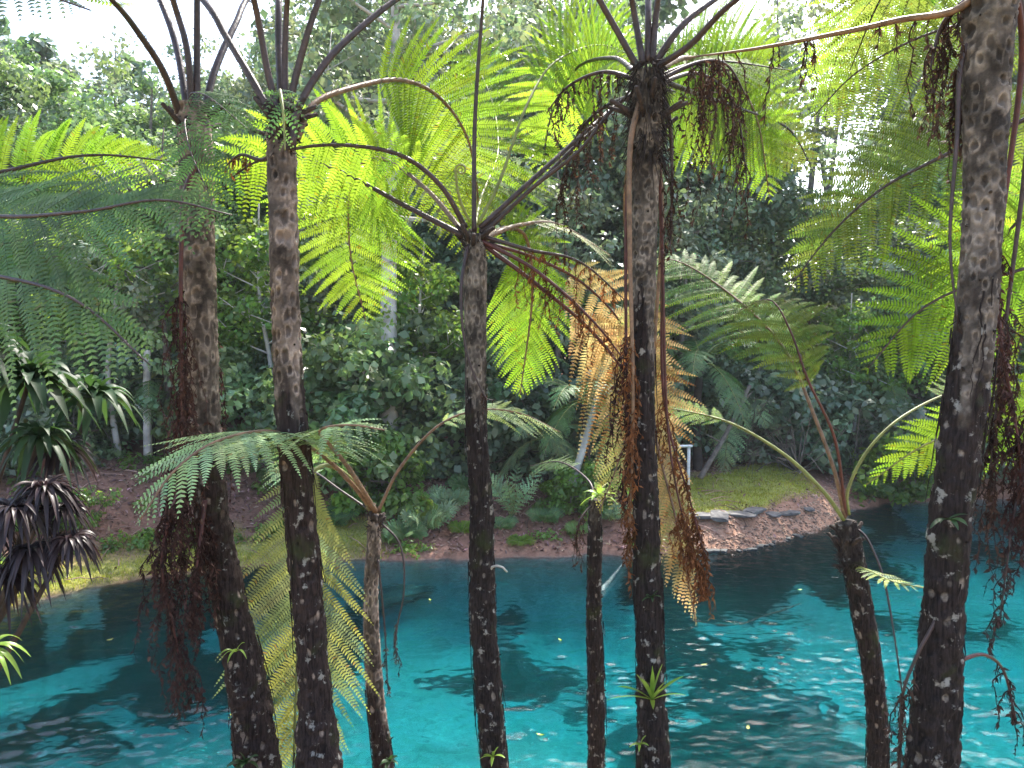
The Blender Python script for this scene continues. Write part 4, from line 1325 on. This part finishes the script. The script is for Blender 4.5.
TREES = [
    # kind, px, depth, scale, rot, label
    ('round', 30, 31, 1.15, .3, "rounded green forest tree standing behind the dragon plant at far left"),
    ('bright', 95, 26, 1.0, 1.2, "bright green small tree behind the brown slope near the left edge"),
    ('dark', -60, 27, 1.0, 2.0, "dark leafy tree at the far left edge behind the dragon plant"),
    ('round', 160, 28, 1.0, 4.0, "forest tree with a rounded crown seen left of the left-leaning fern"),
    ('tall', 255, 31, .85, .9, "pale tall forest tree seen between the two left fern trunks"),
    ('bright', 240, 27, 1.1, 2.9, "leafy light green tree filling the gap between the two left fern trunks"),
    ('round', 330, 30, 1.05, 5.1, "green tree just right of the ringed fern trunk"),
    ('tall', 360, 31, 1.05, 2.2, "tall grey-green tree above the wide lime frond"),
    ('airy', 455, 31, 1.05, 1.0, "airy tree with open branches above the central fern"),
    ('dark', 480, 30, 1.1, .2, "dark tree directly behind the slim central fern trunk"),
    ('tall', 540, 32, 1.1, 3.3, "tall tree behind the crown of the central fern"),
    ('dark', 590, 31, 1.25, 4.4, "dark tree behind the golden dead fronds"),
    ('tall', 660, 33, 1.0, 5.2, "tall tree behind the shaggy fern's crown"),
    ('dark', 695, 31, 1.25, 1.9, "dark tree behind the grassy knoll"),
    ('round', 712, 30, .85, 2.5, "mid green tree behind the hanging withered strands right of the shaggy fern"),
    ('tall', 935, 34, 1.05, .4, "tall pale tree seen above the olive frond"),
    ('dark', 1010, 33, 1.3, 5.6, "dark tree above the far end of the pond"),
    ('round', 950, 29, .95, 3.9, "rounded tree left of the thick leaning trunk"),
    ('bright', 1010, 27, 1.1, 1.6, "light green tree behind the thick leaning trunk"),
    ('tall', 1080, 30, 1.0, 4.8, "tall tree at the far right edge"),
    ('dark', 1130, 26, 1.1, .7, "dark tree beyond the right edge of the pond"),
    ('round', -190, 26, 1.0, 1.1, "rounded tree beyond the left edge, behind the grassy strip"),
    ('tall', -250, 33, 1.0, 2.1, "tall tree beyond the left edge"),
    ('airy', 125, 36, 1.0, 2.0, "thin airy tree rising against the sky at upper left"),
    ('airy', 770, 31, 1.1, 4.0, "airy tree beside the pale gap in the canopy"),
]
for tdef in TREES:
    tree_at(*tdef)

for tdef in [('sapling', 118, 20.8, 1.0, 0, "slim sapling with pale stem on the brown slope's crest, near the left edge"), ('sapling_dark', 170, 21.4, 1.0, 2, "grey-stemmed sapling just left of the left-leaning trunk"),
             ('sapling', 262, 21.2, 1.0, 3, "pale-stemmed sapling between the two left trunks"), ('sapling_dark', 322, 22.5, 1.0, 1, "grey-stemmed sapling right of the ringed trunk"),
             ('sapling', 425, 21.5, .9, 4, "pale-stemmed sapling between the pale tree and the central trunk"), ('sapling_dark', 555, 23.0, 1.0, 5, "grey-stemmed sapling behind the leaning grey dead trunk"),
             ('sapling_dark', 685, 24.5, 1.0, .6, "grey-stemmed sapling behind the railing"), ('sapling', 850, 25.5, .8, 2.2, "pale-stemmed sapling in the dark wood behind the knoll"),
             ('sapling_dark', 905, 26.5, 1.0, 3.2, "grey-stemmed sapling above the pond's far end")]:
    tree_at(*tdef, group="saplings at the forest edge")

SHR = [
    ('shrub', 60, 20.5, 1.0, 0.0, "green shrub at the top of the brown slope, left of the maroon strands"),
    ('darkshrub', 130, 23, 1.2, 1.0, "dark shrub on the brown slope's crest left of the left-leaning trunk"),
    ('shrub', 235, 21.5, 1.1, 2.0, "green shrub between the two left trunks at the slope's crest"),
    ('shrub', 335, 20.2, 1.35, 3.0, "large leafy shrub right of the ringed trunk"),
    ('shrub', 395, 21.3, 1.5, 4.0, "large leafy shrub over the pale trunk's foot"),
    ('brightshrub', 375, 18.7, 1.3, 5.0, "light green shrub by the foot of the pale trunk"),
    ('darkshrub', 450, 21.5, 1.25, 5.0, "dark shrub left of the central trunk on the far bank"),
    ('darkshrub', 530, 22, 1.2, .5, "dark shrub right of the central trunk on the far bank"),
    ('darkshrub', 610, 22, 1.2, 1.5, "dark shrub behind the thin dark stem"),
    ('brightshrub', 575, 18.9, .8, 2.5, "small light shrub on the far bank beside the thin dark stem"),
    ('darkshrub', 680, 25, 1.2, 3.1, "dark shrub behind the white railing"),
    ('darkshrub', 760, 25.5, 1.3, 4.1, "dark shrub behind the grassy knoll"),
    ('darkshrub', 830, 25, 1.3, 5.1, "dark shrub behind the gravel point"),
    ('shrub', 900, 27.0, 1.4, .2, "green shrub overhanging the far end of the pond"),
    ('brightshrub', 903, 22.9, 1.3, 1.2, "sunlit yellow-green shrub touching the water at the pond's far end"),
    ('darkshrub', 960, 25.5, 1.3, 2.2, "dark shrub behind the thick leaning trunk at the pond's end"),
    ('shrub', 1030, 25, 1.3, 3.2, "green shrub at the right edge over the pond's end"),
    ('darkshrub', 1110, 25, 1.3, 4.2, "dark shrub beyond the right edge"),
    ('darkshrub', -20, 19, 1.1, 4.0, "dark shrub at the far left above the grass strip"),
    ('shrub', -110, 19, 1.2, 2.4, "green shrub beyond the left edge above the grass strip"),
    ('brightshrub', 30, 16.3, .5, 2.8, "low bright green bush on the grass strip by the purple plant"),
    ('brightshrub', 72, 16.6, .55, .8, "low bright green bush at the edge of the brown slope"),
]
for tdef in SHR:
    tree_at(*tdef, group="shrubs on the far bank")

# the pale-barked tree with visible trunk
x, y = (388 - 512) / FPX * 20.3, 20.3
pt = make_tree("pale-barked tree whose white trunk shows above the lime fronds and at the bank", 19, 3.2, 33, 'tree2', 'palebark', clumps=150, per=50, size=.22, low=.45, tr=.26, clump_r=.7,
               loc=(x, y, gz(x, y)), lean=(.25, 0), name="pale_tree")

# far wood as one mass
rs = np.random.default_rng(77)
g = G()
C = []
for k in range(1100):
    xx = rs.uniform(-55, 55)
    yy = rs.uniform(40, 50)
    ang = xx / yy
    gap = 1.0 if not (.345 < ang < .46) else .3
    top = (20 + 4 * math.sin(xx * .35) + 3 * math.sin(xx * .9 + 1)) * (.80 if ang < -.35 else 1.0) * gap
    C.append([xx, yy, gz(xx, yy) + rs.random() ** .8 * top])
leaf_cloud(g, np.array(C), 1.6 * (.6 + .8 * rs.random(len(C))), 150, .55, rs, .5)
for k in range(60):
    xx = rs.uniform(-50, 50)
    yy = rs.uniform(39, 46)
    tube(g, [[xx, yy, 2], [xx + rs.normal() * .5, yy, 10], [xx + rs.normal(), yy, 18]], [.25, .2, .1], 6, .6, 1)
far = g.build("far_wood", [MT['tree3'], MT['bark']])
tag(far, kind="stuff")


# ------------------------------------------------------------------ background tree ferns
def bg_fern_proto(seed, h, nfr, L, mat, label):
    rs = np.random.default_rng(seed)
    r = empty("forest_fern", (0, 0, 0), label, "tree fern", "tree ferns on the far bank")
    g = G()
    P = spline([[0, 0, -.2], [.05, 0, h * .5], [0, .05, h]], 20)
    tube(g, P, np.linspace(.10, .07, 20) * (.9 + .2 * rs.random(20)), 9, .8)
    o = g.build("trunk", MT['darkbark'], None, smooth=True)
    o.parent = r
    for k in range(nfr):
        az = k * 2 * PI / nfr + rs.random() * .4
        e = .75 + .3 * rs.random() - (.6 if k % 3 == 0 else 0)
        d = np.array([math.cos(az), math.sin(az), 0])
        v = np.linspace(0, 1, 6)[:, None]
        l = L * (.85 + .3 * rs.random())
        path = np.array([0, 0, h]) + d * l * v * .9 + UP * l * (e * v - 0.95 * v ** 2)
        P = spline(path, 40)
        g = G()
        tube(g, P, np.linspace(.018, .004, 40), 5)
        o = g.build("frond", MT['stalk_green'], None)
        o.parent = r
        g2 = G()
        leaflets_geom(g2, P, .15, .42, 22, UP, .3, rs=rs, K=12, wid=.16)
        q = g2.build("leaflets", MT[mat], None)
        q.parent = o
    return r


ferns = [bg_fern_proto(41, 2.2, 11, 1.7, 'bluegreen', ""), bg_fern_proto(42, 1.1, 9, 1.5, 'pale', "")]
BF = [(0, 585, 19.5, .2, 1.2, "dark tree fern with spread fronds behind the golden frond"),
      (1, 545, 20.2, 1.2, 1.2, "low pale tree fern right of the central trunk on the far bank"),
      (0, 505, 21.8, 2.2, 1.3, "tree fern in the shade right behind the central trunk"),
      (0, 700, 23.0, 3.0, 1.5, "tree fern with pale fronds behind the grassy knoll"),
      (1, 735, 24.5, 4.0, 1.5, "low tree fern among bare branches behind the knoll"),
      (0, 150, 21.0, 5.0, 1.0, "tree fern on the crest of the brown slope"),
      (0, 880, 26.0, .9, 1.4, "tree fern above the pond's far end"),
      (1, 360, 20.0, 1.9, .8, "low fern beside the pale trunk"),
      (0, 620, 24.0, 2.9, 1.9, "tallest tree fern of the far bank, behind the shaggy trunk")]
for q, (kd, px, d, rot, sc, lab) in enumerate(BF):
    used = ferns[kd].get("used")
    o = copy_tree(ferns[kd]) if used else ferns[kd]
    ferns[kd]["used"] = 1
    x = (px - 512) / FPX * d
    o.location = (x, d, gz(x, d))
    o.rotation_euler = (0, 0, rot)
    o.scale = (sc,) * 3
    o["label"] = lab
    if "used" in o:
        pass
for o in bpy.data.objects:
    if "used" in o:
        del o["used"]


# ------------------------------------------------------------------ plants on the far bank
def bank_fern(px, d, n, L, mat, label, up=.9, pw=.3, seed=0, name="ground_fern"):
    rs = np.random.default_rng(seed)
    x = (px - 512) / FPX * d
    b = np.array([x, d, gz(x, d)])
    r = empty(name, b, label, "fern", "ferns and leafy plants at the water's far edge")
    for k in range(n):
        az = k * 2.4 + rs.random() * .5
        dd = np.array([math.cos(az), math.sin(az), 0])
        v = np.linspace(0, 1, 6)[:, None]
        l = L * (.8 + .4 * rs.random())
        P = spline(b + dd * l * v * .75 + UP * l * (up * v - .6 * v ** 2), 24)
        g = G()
        tube(g, P, np.linspace(.010, .003, 24), 4)
        o = g.build("frond", MT['stalk_green'], r)
        g2 = G()
        leaflets_geom(g2, P, .15, pw, 13, UP * .6 + np.array([0, -.6, 0]), .15, rs=rs, K=5, wid=.2, fwd=.5)
        g2.build("leaflets", MT[mat], o)
    return r


bank_fern(425, 17.9, 11, 1.0, 'pale', "bluish fern with split leaves left of the central trunk at the water's edge", 1.1, .34, 1)
bank_fern(405, 17.4, 9, .7, 'bluegreen', "low dark fern at the water's edge below the bluish one", .9, .3, 2)
bank_fern(448, 18.8, 8, .8, 'pale', "pale fern just left of the central trunk on the bank", 1.1, .3, 3)
bank_fern(512, 18.6, 8, 1.3, 'pale', "upright feather-leaved fern right of the central trunk", 1.6, .26, 4)
bank_fern(500, 17.9, 7, .6, 'bluegreen', "small dark fern at the foot of the feather-leaved one", .9, .2, 5)
bank_fern(560, 19.4, 8, .8, 'lime', "yellow-green fern on the litter bank left of the thin stem", 1.0, .25, 6)
bank_fern(330, 17.8, 8, .8, 'bluegreen', "dark fern left of the short fern's trunk on the far bank", 1.0, .26, 7)
bank_fern(625, 20.0, 8, .9, 'bluegreen', "dark fern behind the shaggy trunk on the far bank", 1.0, .26, 8)
bank_fern(520, 17.3, 9, .45, 'lime', "low bright fern cushion at the water's edge right of the central trunk", .7, .16, 9)
bank_fern(875, 22.3, 9, .9, 'bluegreen', "dark fern under the sunlit shrub at the pond's end", 1.0, .26, 10)

for q, (px, d, n_, L_, mt, lab) in enumerate([(385, 17.2, 7, .5, 'fresh', "small fresh green fern by the short fern's trunk at the waterline"), (462, 17.6, 7, .5, 'lime', "low lime fern hidden left behind the central trunk"),
        (545, 18.2, 8, .65, 'bluegreen', "bluish fern on the litter slope left of the thin stem"), (580, 17.8, 7, .5, 'fresh', "little fresh fern at the waterline just left of the thin stem"),
        (612, 18.4, 8, .7, 'pale', "pale fern between the thin stem and the shaggy trunk"), (352, 18.6, 9, .9, 'fresh', "fresh green fern between the ringed trunk and the short fern"),
        (470, 19.6, 8, 1.0, 'bluegreen', "taller bluish fern in shade behind the central trunk"), (668, 18.6, 7, .6, 'fresh', "green fern at the left root of the gravel point")]):
    bank_fern(px, d, n_, L_, mt, lab, 1.0, L_ * .36, 60 + q)

# ground cover, litter, grass (uncountable)
def scatter(n, xr, sr, test=None, rs=rs):
    x = rs.uniform(*xr, n)
    s = rs.uniform(*sr, n)
    y = shore(x) + s
    if test is not None:
        k = test(x, y, s)
        x, y = x[k], y[k]
    return np.stack([x, y, ground_z(x, y)], 1)


g = G()
P = scatter(300, (-13, -2.5), (1.3, 2.4), lambda x, y, s: noise2(x, y, .9, 31.) > .42)
leaf_cloud(g, P + UP * .10, .22, 26, .11, rs, .8)
P = scatter(160, (-3, 4.2), (.1, .8), lambda x, y, s: noise2(x, y, .9, 33.) > .5)
leaf_cloud(g, P + UP * .06, .18, 22, .09, rs, .8)
P = scatter(260, (-14, 12), (3.5, 7.5), lambda x, y, s: noise2(x, y, .5, 35.) > .55)
leaf_cloud(g, P + UP * .12, .3, 24, .14, rs, .8)
tag(g.build("ground_cover", MT['tree4']), "low green leaves spreading over the far bank", "ground cover", kind="stuff")

g = G()
P = scatter(26000, (-13, 12), (.1, 8.0), lambda x, y, s: (rs.random(len(x)) < np.where((x < -3) & (s < 2.0), .05, np.where((x > 3.6) & (x < 10) & (s < 4.5), .10, .9))))
n_ = len(P)
nm = nrm(rs.normal(size=(n_, 3)) * .5 + UP)
d1 = nrm(np.cross(nm, rs.normal(size=(n_, 3))))
d2 = np.cross(nm, d1)
l = (.03 + .07 * rs.random(n_))[:, None]
w_ = l * .3
P = P + UP * .02
V = np.stack([P - d1 * l, P + d2 * w_ + nm * w_ * .4, P + d1 * l, P - d2 * w_ + nm * w_ * .4], 1).reshape(-1, 3)
t = .45 + 1.1 * rs.random(n_) ** 1.5
col = np.stack([t, t * (.85 + .3 * rs.random(n_)), t * (.8 + .5 * rs.random(n_))], 1)
g.add(V, np.arange(n_)[:, None] * 4 + [0, 1, 2, 3], np.repeat(col, 4, 0))
for k in range(260):
    q = scatter(1, (-12, 6), (.2, 7))[0]
    az = rs.random() * PI
    e = q + np.array([math.cos(az), math.sin(az), 0]) * rs.uniform(.2, .8)
    e[2] = gz(e[0], e[1]) + .04
    tube(g, [q + UP * .03, (q + e) / 2 + UP * .06, e], [.012, .01, .005], 4, rs.uniform(.5, 1.6), 0, cap=False)
tag(g.build("leaf_litter", MT['litter']), "brown leaf litter and twigs strewn over the slope", "leaf litter", kind="stuff")

g = G()
Pa = scatter(26000, (-14, -2.8), (.04, 2.2), lambda x, y, s: noise2(x, y, 1.3, 12.) * 1.3 > rs.random(len(x)) * (.3 + s * .5))
Pb = scatter(16000, (4.0, 9.2), (1.0, 4.6), lambda x, y, s: noise2(x, y, 1.3, 12.) * 1.2 > rs.random(len(x)) * .8)
P = np.vstack([Pa, Pb])
n_ = len(P)
hgt = (.03 + .06 * rs.random(n_))[:, None]
side = nrm(rs.normal(size=(n_, 3)) * [1, 1, 0]) * .008
lean_ = rs.normal(size=(n_, 3)) * [.4, .4, 0] * hgt
V = np.stack([P - side, P + side, P + lean_ + UP * hgt], 1).reshape(-1, 3)
t = .6 + .8 * rs.random(n_)
col = np.stack([t * (1 + .5 * rs.random(n_)), t, t * .8], 1)
g.add(V, np.arange(n_)[:, None] * 3 + [0, 1, 2], np.repeat(col, 3, 0))
tag(g.build("grass", MT['grass']), "short grass on the bank edge and the knoll", "grass", kind="stuff")


g = G()
P = scatter(5200, (3.2, 10), (-.1, 1.5), lambda x, y, s: rs.random(len(x)) < np.clip(1.3 - s * .8, .15, 1))
octv = np.array([[1, 0, 0], [0, 1, 0], [-1, 0, 0], [0, -1, 0], [0, 0, .6], [0, 0, -.6]])
octf = np.array([[0, 1, 4], [1, 2, 4], [2, 3, 4], [3, 0, 4], [1, 0, 5], [2, 1, 5], [3, 2, 5], [0, 3, 5]])
n_ = len(P)
sz_ = (.012 + .05 * rs.random(n_) ** 3)[:, None, None]
V = P[:, None] + octv[None] * sz_ * (.6 + .8 * rs.random((n_, 6, 1))) + UP * .004
F = octf[None] + (np.arange(n_) * 6)[:, None, None]
t = .5 + rs.random(n_)
g.add(V.reshape(-1, 3), F.reshape(-1, 3), np.repeat(np.stack([t, t * .82, t * .7], 1), 6, 0))
tag(g.build("gravel", MT['gravel']), "loose brown gravel on the sloping point", "gravel", kind="stuff")

# ------------------------------------------------------------------ rocks
def rock_mesh(seed, dims):
    import bmesh
    bm = bmesh.new()
    bmesh.ops.create_icosphere(bm, subdivisions=3, radius=1)
    rs_ = np.random.default_rng(seed)
    o_ = rs_.random(3) * 30
    for v in bm.verts:
        c = np.array(v.co)
        k = .75 + .5 * float(noise3((c * 1.1 + o_)[None])[0]) + .18 * float(noise3((c * 3.5 + o_)[None])[0])
        c = c * k if seed > 9 else np.clip(c * k, -.82, .82)
        v.co = c * dims
    me = bpy.data.meshes.new("rock")
    bm.to_mesh(me)
    bm.free()
    ca = me.color_attributes.new("tint", 'FLOAT_COLOR', 'POINT')
    ca.data.foreach_set("color", np.ones(len(me.vertices) * 4, np.float32))
    me.materials.append(MT['rock'])
    return me


rmesh = [rock_mesh(k, d) for k, d in enumerate([(.32, .22, .16), (.2, .18, .12), (.42, .28, .12)])]
ROCKS = [(702, 1.0, 2, 1.0), (722, 1.05, 0, 1.1), (742, 1.0, 2, .8), (757, 1.1, 0, .9), (775, 1.0, 1, 1.0), (793, 1.05, 0, .7), (812, 1.0, 1, .8)]
for q, (px, s, k, sc) in enumerate(ROCKS):
    d = float(shore(np.array([(px - 512) / FPX * 18.2]))[0]) + s
    x = (px - 512) / FPX * d
    o = bpy.data.objects.new("rock", rmesh[k])
    COL.objects.link(o)
    o.location = (x, d, gz(x, d) + .03)
    o.rotation_euler = (0, 0, q * 1.3)
    o.scale = (sc * 1.5, sc * 1.1, sc * .5)
    tag(o, ["widest slate slab at the left end of the knoll's rim", "slate stone second from the left on the knoll's rim", "flat slate stone third from the left on the knoll's rim",
            "slate stone in the middle of the knoll's rim", "small slate stone third from the right on the knoll's rim", "slate stone second from the right on the knoll's rim",
            "small slate stone at the right end of the knoll's rim"][q], "rock", "slate stones edging the grassy knoll")
for q in range(22):
    px = 690 + q * 6.6 + rng.uniform(-2, 2)
    x0_ = (px - 512) / FPX * 17.8
    d = float(shore(np.array([x0_]))[0]) + .05
    o = bpy.data.objects.new("pebble", rmesh[q % 3])
    COL.objects.link(o)
    o.location = (x0_, d + rng.uniform(-.08, .12), .02)
    o.rotation_euler = (0, 0, q * 2.1)
    s = rng.uniform(.15, .5)
    o.scale = (s * 1.3, s, s * .7)
    o.data = o.data.copy() if q == 0 else bpy.data.objects['pebble'].data
    if q == 0:
        o.data.materials[0] = MT['wetrock']
    tag(o, "small dark stone in the row along the gravel point's waterline", "stone", "small stones along the gravel waterline")
for q, (px, py, sc, lab) in enumerate([(775, 757, 1.6, "dark sunken stone near the bottom right of the pond"), (820, 640, .8, "dark sunken stone below the leaf glints"), (750, 672, .5, "small dark sunken stone right of the bromeliad"),
                                       (440, 735, .7, "dark sunken stone left of the central trunk's foot"), (400, 655, 2.2, "large dark sunken stone between the short fern and central trunk"), (545, 720, .6, "small sunken stone right of the central trunk")]):
    q3 = on_plane(px, py, -1.9)
    o = bpy.data.objects.new("sunken_rock", rock_mesh(20 + q, (.3, .24, .13)))
    o.data.materials[0] = MT['wetrock']
    COL.objects.link(o)
    o.location = (q3[0], q3[1], gz(q3[0], q3[1]) - .01)
    o.rotation_euler = (0, 0, q)
    o.scale = (sc * 1.6, sc, sc)
    tag(o, lab, "rock", "sunken stones on the pond bed")


# ------------------------------------------------------------------ leaning trunks, bare shrubs, railing
def log(name, pts, r, mat, label, cat="dead trunk"):
    P = resolve(pts)
    b = P[-1].copy()
    r_ = empty(name, b, label, cat)
    g = G()
    Q = spline(P, 24)
    tube(g, Q, np.linspace(r * .7, r, 24) * (.9 + .2 * rng.random(24)), 9)
    for k in range(3):
        i = 4 + k * 5
        e = Q[i] + np.array([rng.normal() * .3, rng.normal() * .2, .3])
        tube(g, [Q[i], (Q[i] + e) / 2, e], [r * .4, r * .3, r * .1], 5)
    g.V = [v - b for v in g.V]
    o = g.build("stem", MT[mat], None, smooth=True)
    o.parent = r_
    return r_


log("leaning_trunk", [(600, 385, 19.5), (588, 430, 19.3), (572, 485, 19.0)], .11, 'palebark', "pale grey dead trunk leaning right behind the straw-yellow frond")
log("leaning_trunk", [(750, 385, 22), (728, 430, 21.8), (700, 478, 21.5)], .08, 'bark', "grey dead trunk leaning right behind the white railing")
log("slim_trunk", [(147, 350, 20.5), (147, 400, 20.5), (148, 455, 20.5)], .12, 'palebark', "slim pale trunk upright left of the maroon strands", "tree trunk")


def bare_shrub_parts(seed):
    rs_ = np.random.default_rng(seed)
    r_ = empty("bare_shrub", (0, 0, 0))
    g = G()
    for k in range(26):
        az, el = rs_.random() * 2 * PI, rs_.uniform(.3, 1.5)
        l = rs_.uniform(1.2, 3.0)
        d = np.array([math.cos(az) * math.cos(el), math.sin(az) * math.cos(el), math.sin(el)])
        P = spline([np.zeros(3), d * l * .5 + rs_.normal(size=3) * .15, d * l + rs_.normal(size=3) * .3 - UP * .3], 12)
        tube(g, P, np.linspace(.022, .007, 12), 5, rs_.uniform(.5, 1.5))
        for q in range(3):
            i = rs_.integers(4, 11)
            e = P[i] + rs_.normal(size=3) * .35
            tube(g, [P[i], (P[i] + e) / 2 + rs_.normal(size=3) * .04, e], [.009, .007, .003], 4, 1.0)
    o = g.build("branches", MT['bark'], None)
    o.parent = r_
    return r_


bs = bare_shrub_parts(5)
for q, (px, d, sc, rot, lab) in enumerate([(800, 23.5, 1.2, 0, "tangle of bare branches behind the gravel point"), (740, 24.0, 1.1, 2, "tangle of bare branches behind the grassy knoll"), (855, 24, 1.1, 4, "tangle of bare branches at the start of the pond's far end"),
                                           (690, 24.2, 1.1, 1, "tangle of bare branches behind the white railing"), (480, 21.0, .8, 3, "bare twiggy shrub in the shade behind the central trunk")]):
    o = bs if q == 0 else copy_tree(bs)
    x = (px - 512) / FPX * d
    o.location = (x, d, gz(x, d))
    o.rotation_euler = (0, 0, rot)
    o.scale = (sc,) * 3
    tag(o, lab, "shrub", "bare shrubs in the shade of the far bank")

x, y = (690 - 512) / FPX * 20.0, 20.0
z0_ = gz(x, y)
rl = empty("railing", (x, y, z0_), "weathered white post-and-rail stub beside the grassy knoll", "railing")
for dx in (0, -.95):
    g = G()
    zz = gz(x + dx, y)
    tube(g, [[x + dx, y, zz - .1], [x + dx, y, zz + .6], [x + dx, y, z0_ + 1.33]], .045, 8)
    g.build("post", MT['paint'], rl, smooth=True)
g = G()
tube(g, [[x - 1.2, y - .06, z0_ + 1.3], [x - .5, y - .06, z0_ + 1.31], [x + .08, y - .06, z0_ + 1.32]], .035, 8)
g.build("rail", MT['paint'], rl, smooth=True)

# dead branch and a pale tapered streak lying in the pond
for pts, lab in (([(690, 628, 0), (730, 634, 0), (770, 622, 0), (800, 612, 0)], "thin sunken branch under the surface right of the shaggy trunk"),
                 ([(600, 600, 0), (612, 585, 0), (622, 572, 0)], "pale sunken streak between the thin stem and the shaggy trunk")):
    q = np.array([on_plane(p[0], p[1], -.25) for p in pts])
    g = G()
    b = q[0].copy()
    Q = spline(q, 20)
    tube(g, Q - b, np.linspace(.07 if 'pale' in lab else .03, .02, 20), 6)
    o = g.build("sunken_strip", MT['palebark' if 'pale' in lab else 'darkbark'], smooth=True)
    o.location = b
    tag(o, lab, "branch")

# ------------------------------------------------------------------ fallen leaves floating on the pond
for q, (px, py, az, lab) in enumerate([(704, 665, .3, "yellow leaf floating right of the bromeliad"), (748, 728, 1.2, "yellow leaf floating at the lower right of the pond"), (560, 640, 2.0, "leaf floating left of the thin dark stem"),
                                       (540, 735, 2.8, "leaf floating between the central trunk and the thin stem"), (110, 640, .8, "leaf floating in the dark water at left"), (430, 600, 1.9, "leaf floating left of the central trunk"),
                                       (800, 590, .1, "leaf floating left of the short leaning fern")]):
    c = on_plane(px, py, .02)
    d = np.array([math.cos(az), math.sin(az), 0])
    e = np.array([-d[1], d[0], 0])
    g = G()
    v = np.linspace(0, 1, 7)
    w__ = np.sin(PI * v) ** .8 * .022
    ax_ = d * (v[:, None] - .5) * .11 + UP * (.012 * (v[:, None] - .5) ** 2 * 4)
    Vv = np.stack([ax_ + e * w__[:, None] + UP * .008, ax_, ax_ - e * w__[:, None] + UP * .006], 1).reshape(-1, 3)
    i = np.arange(6)[:, None] * 3
    g.add(Vv, np.concatenate([i + [0, 1, 4, 3], i + [1, 2, 5, 4]]), [1.6, 1.3, .8])
    o = g.build("floating_leaf", MT['yellow' if q in (0, 1, 4) else 'bromel'], smooth=True)
    o.location = c
    tag(o, lab, "leaf", "leaves floating on the pond")


# ------------------------------------------------------------------ thin haze volume added to lift the forest's dark tones
m = bpy.data.materials.new("tone_lift_haze")
m.use_nodes = True
n = m.node_tree
n.nodes.remove(n.nodes["Principled BSDF"])
pv = n.nodes.new("ShaderNodeVolumePrincipled")
pv.inputs["Color"].default_value = (0.92, 0.95, 0.97, 1)
pv.inputs["Density"].default_value = 0.0006
n.links.new(pv.outputs[0], n.nodes["Material Output"].inputs["Volume"])
g = G()
x0, x1, y0, y1, z0_, z1 = -610, 610, -210, 910, -9.0, 32.0
g.add([[x0, y0, z0_], [x1, y0, z0_], [x1, y1, z0_], [x0, y1, z0_], [x0, y0, z1], [x1, y0, z1], [x1, y1, z1], [x0, y1, z1]],
      [[3, 2, 1, 0], [4, 5, 6, 7], [0, 1, 5, 4], [1, 2, 6, 5], [2, 3, 7, 6], [3, 0, 4, 7]])
tag(g.build("haze", m), kind="stuff")
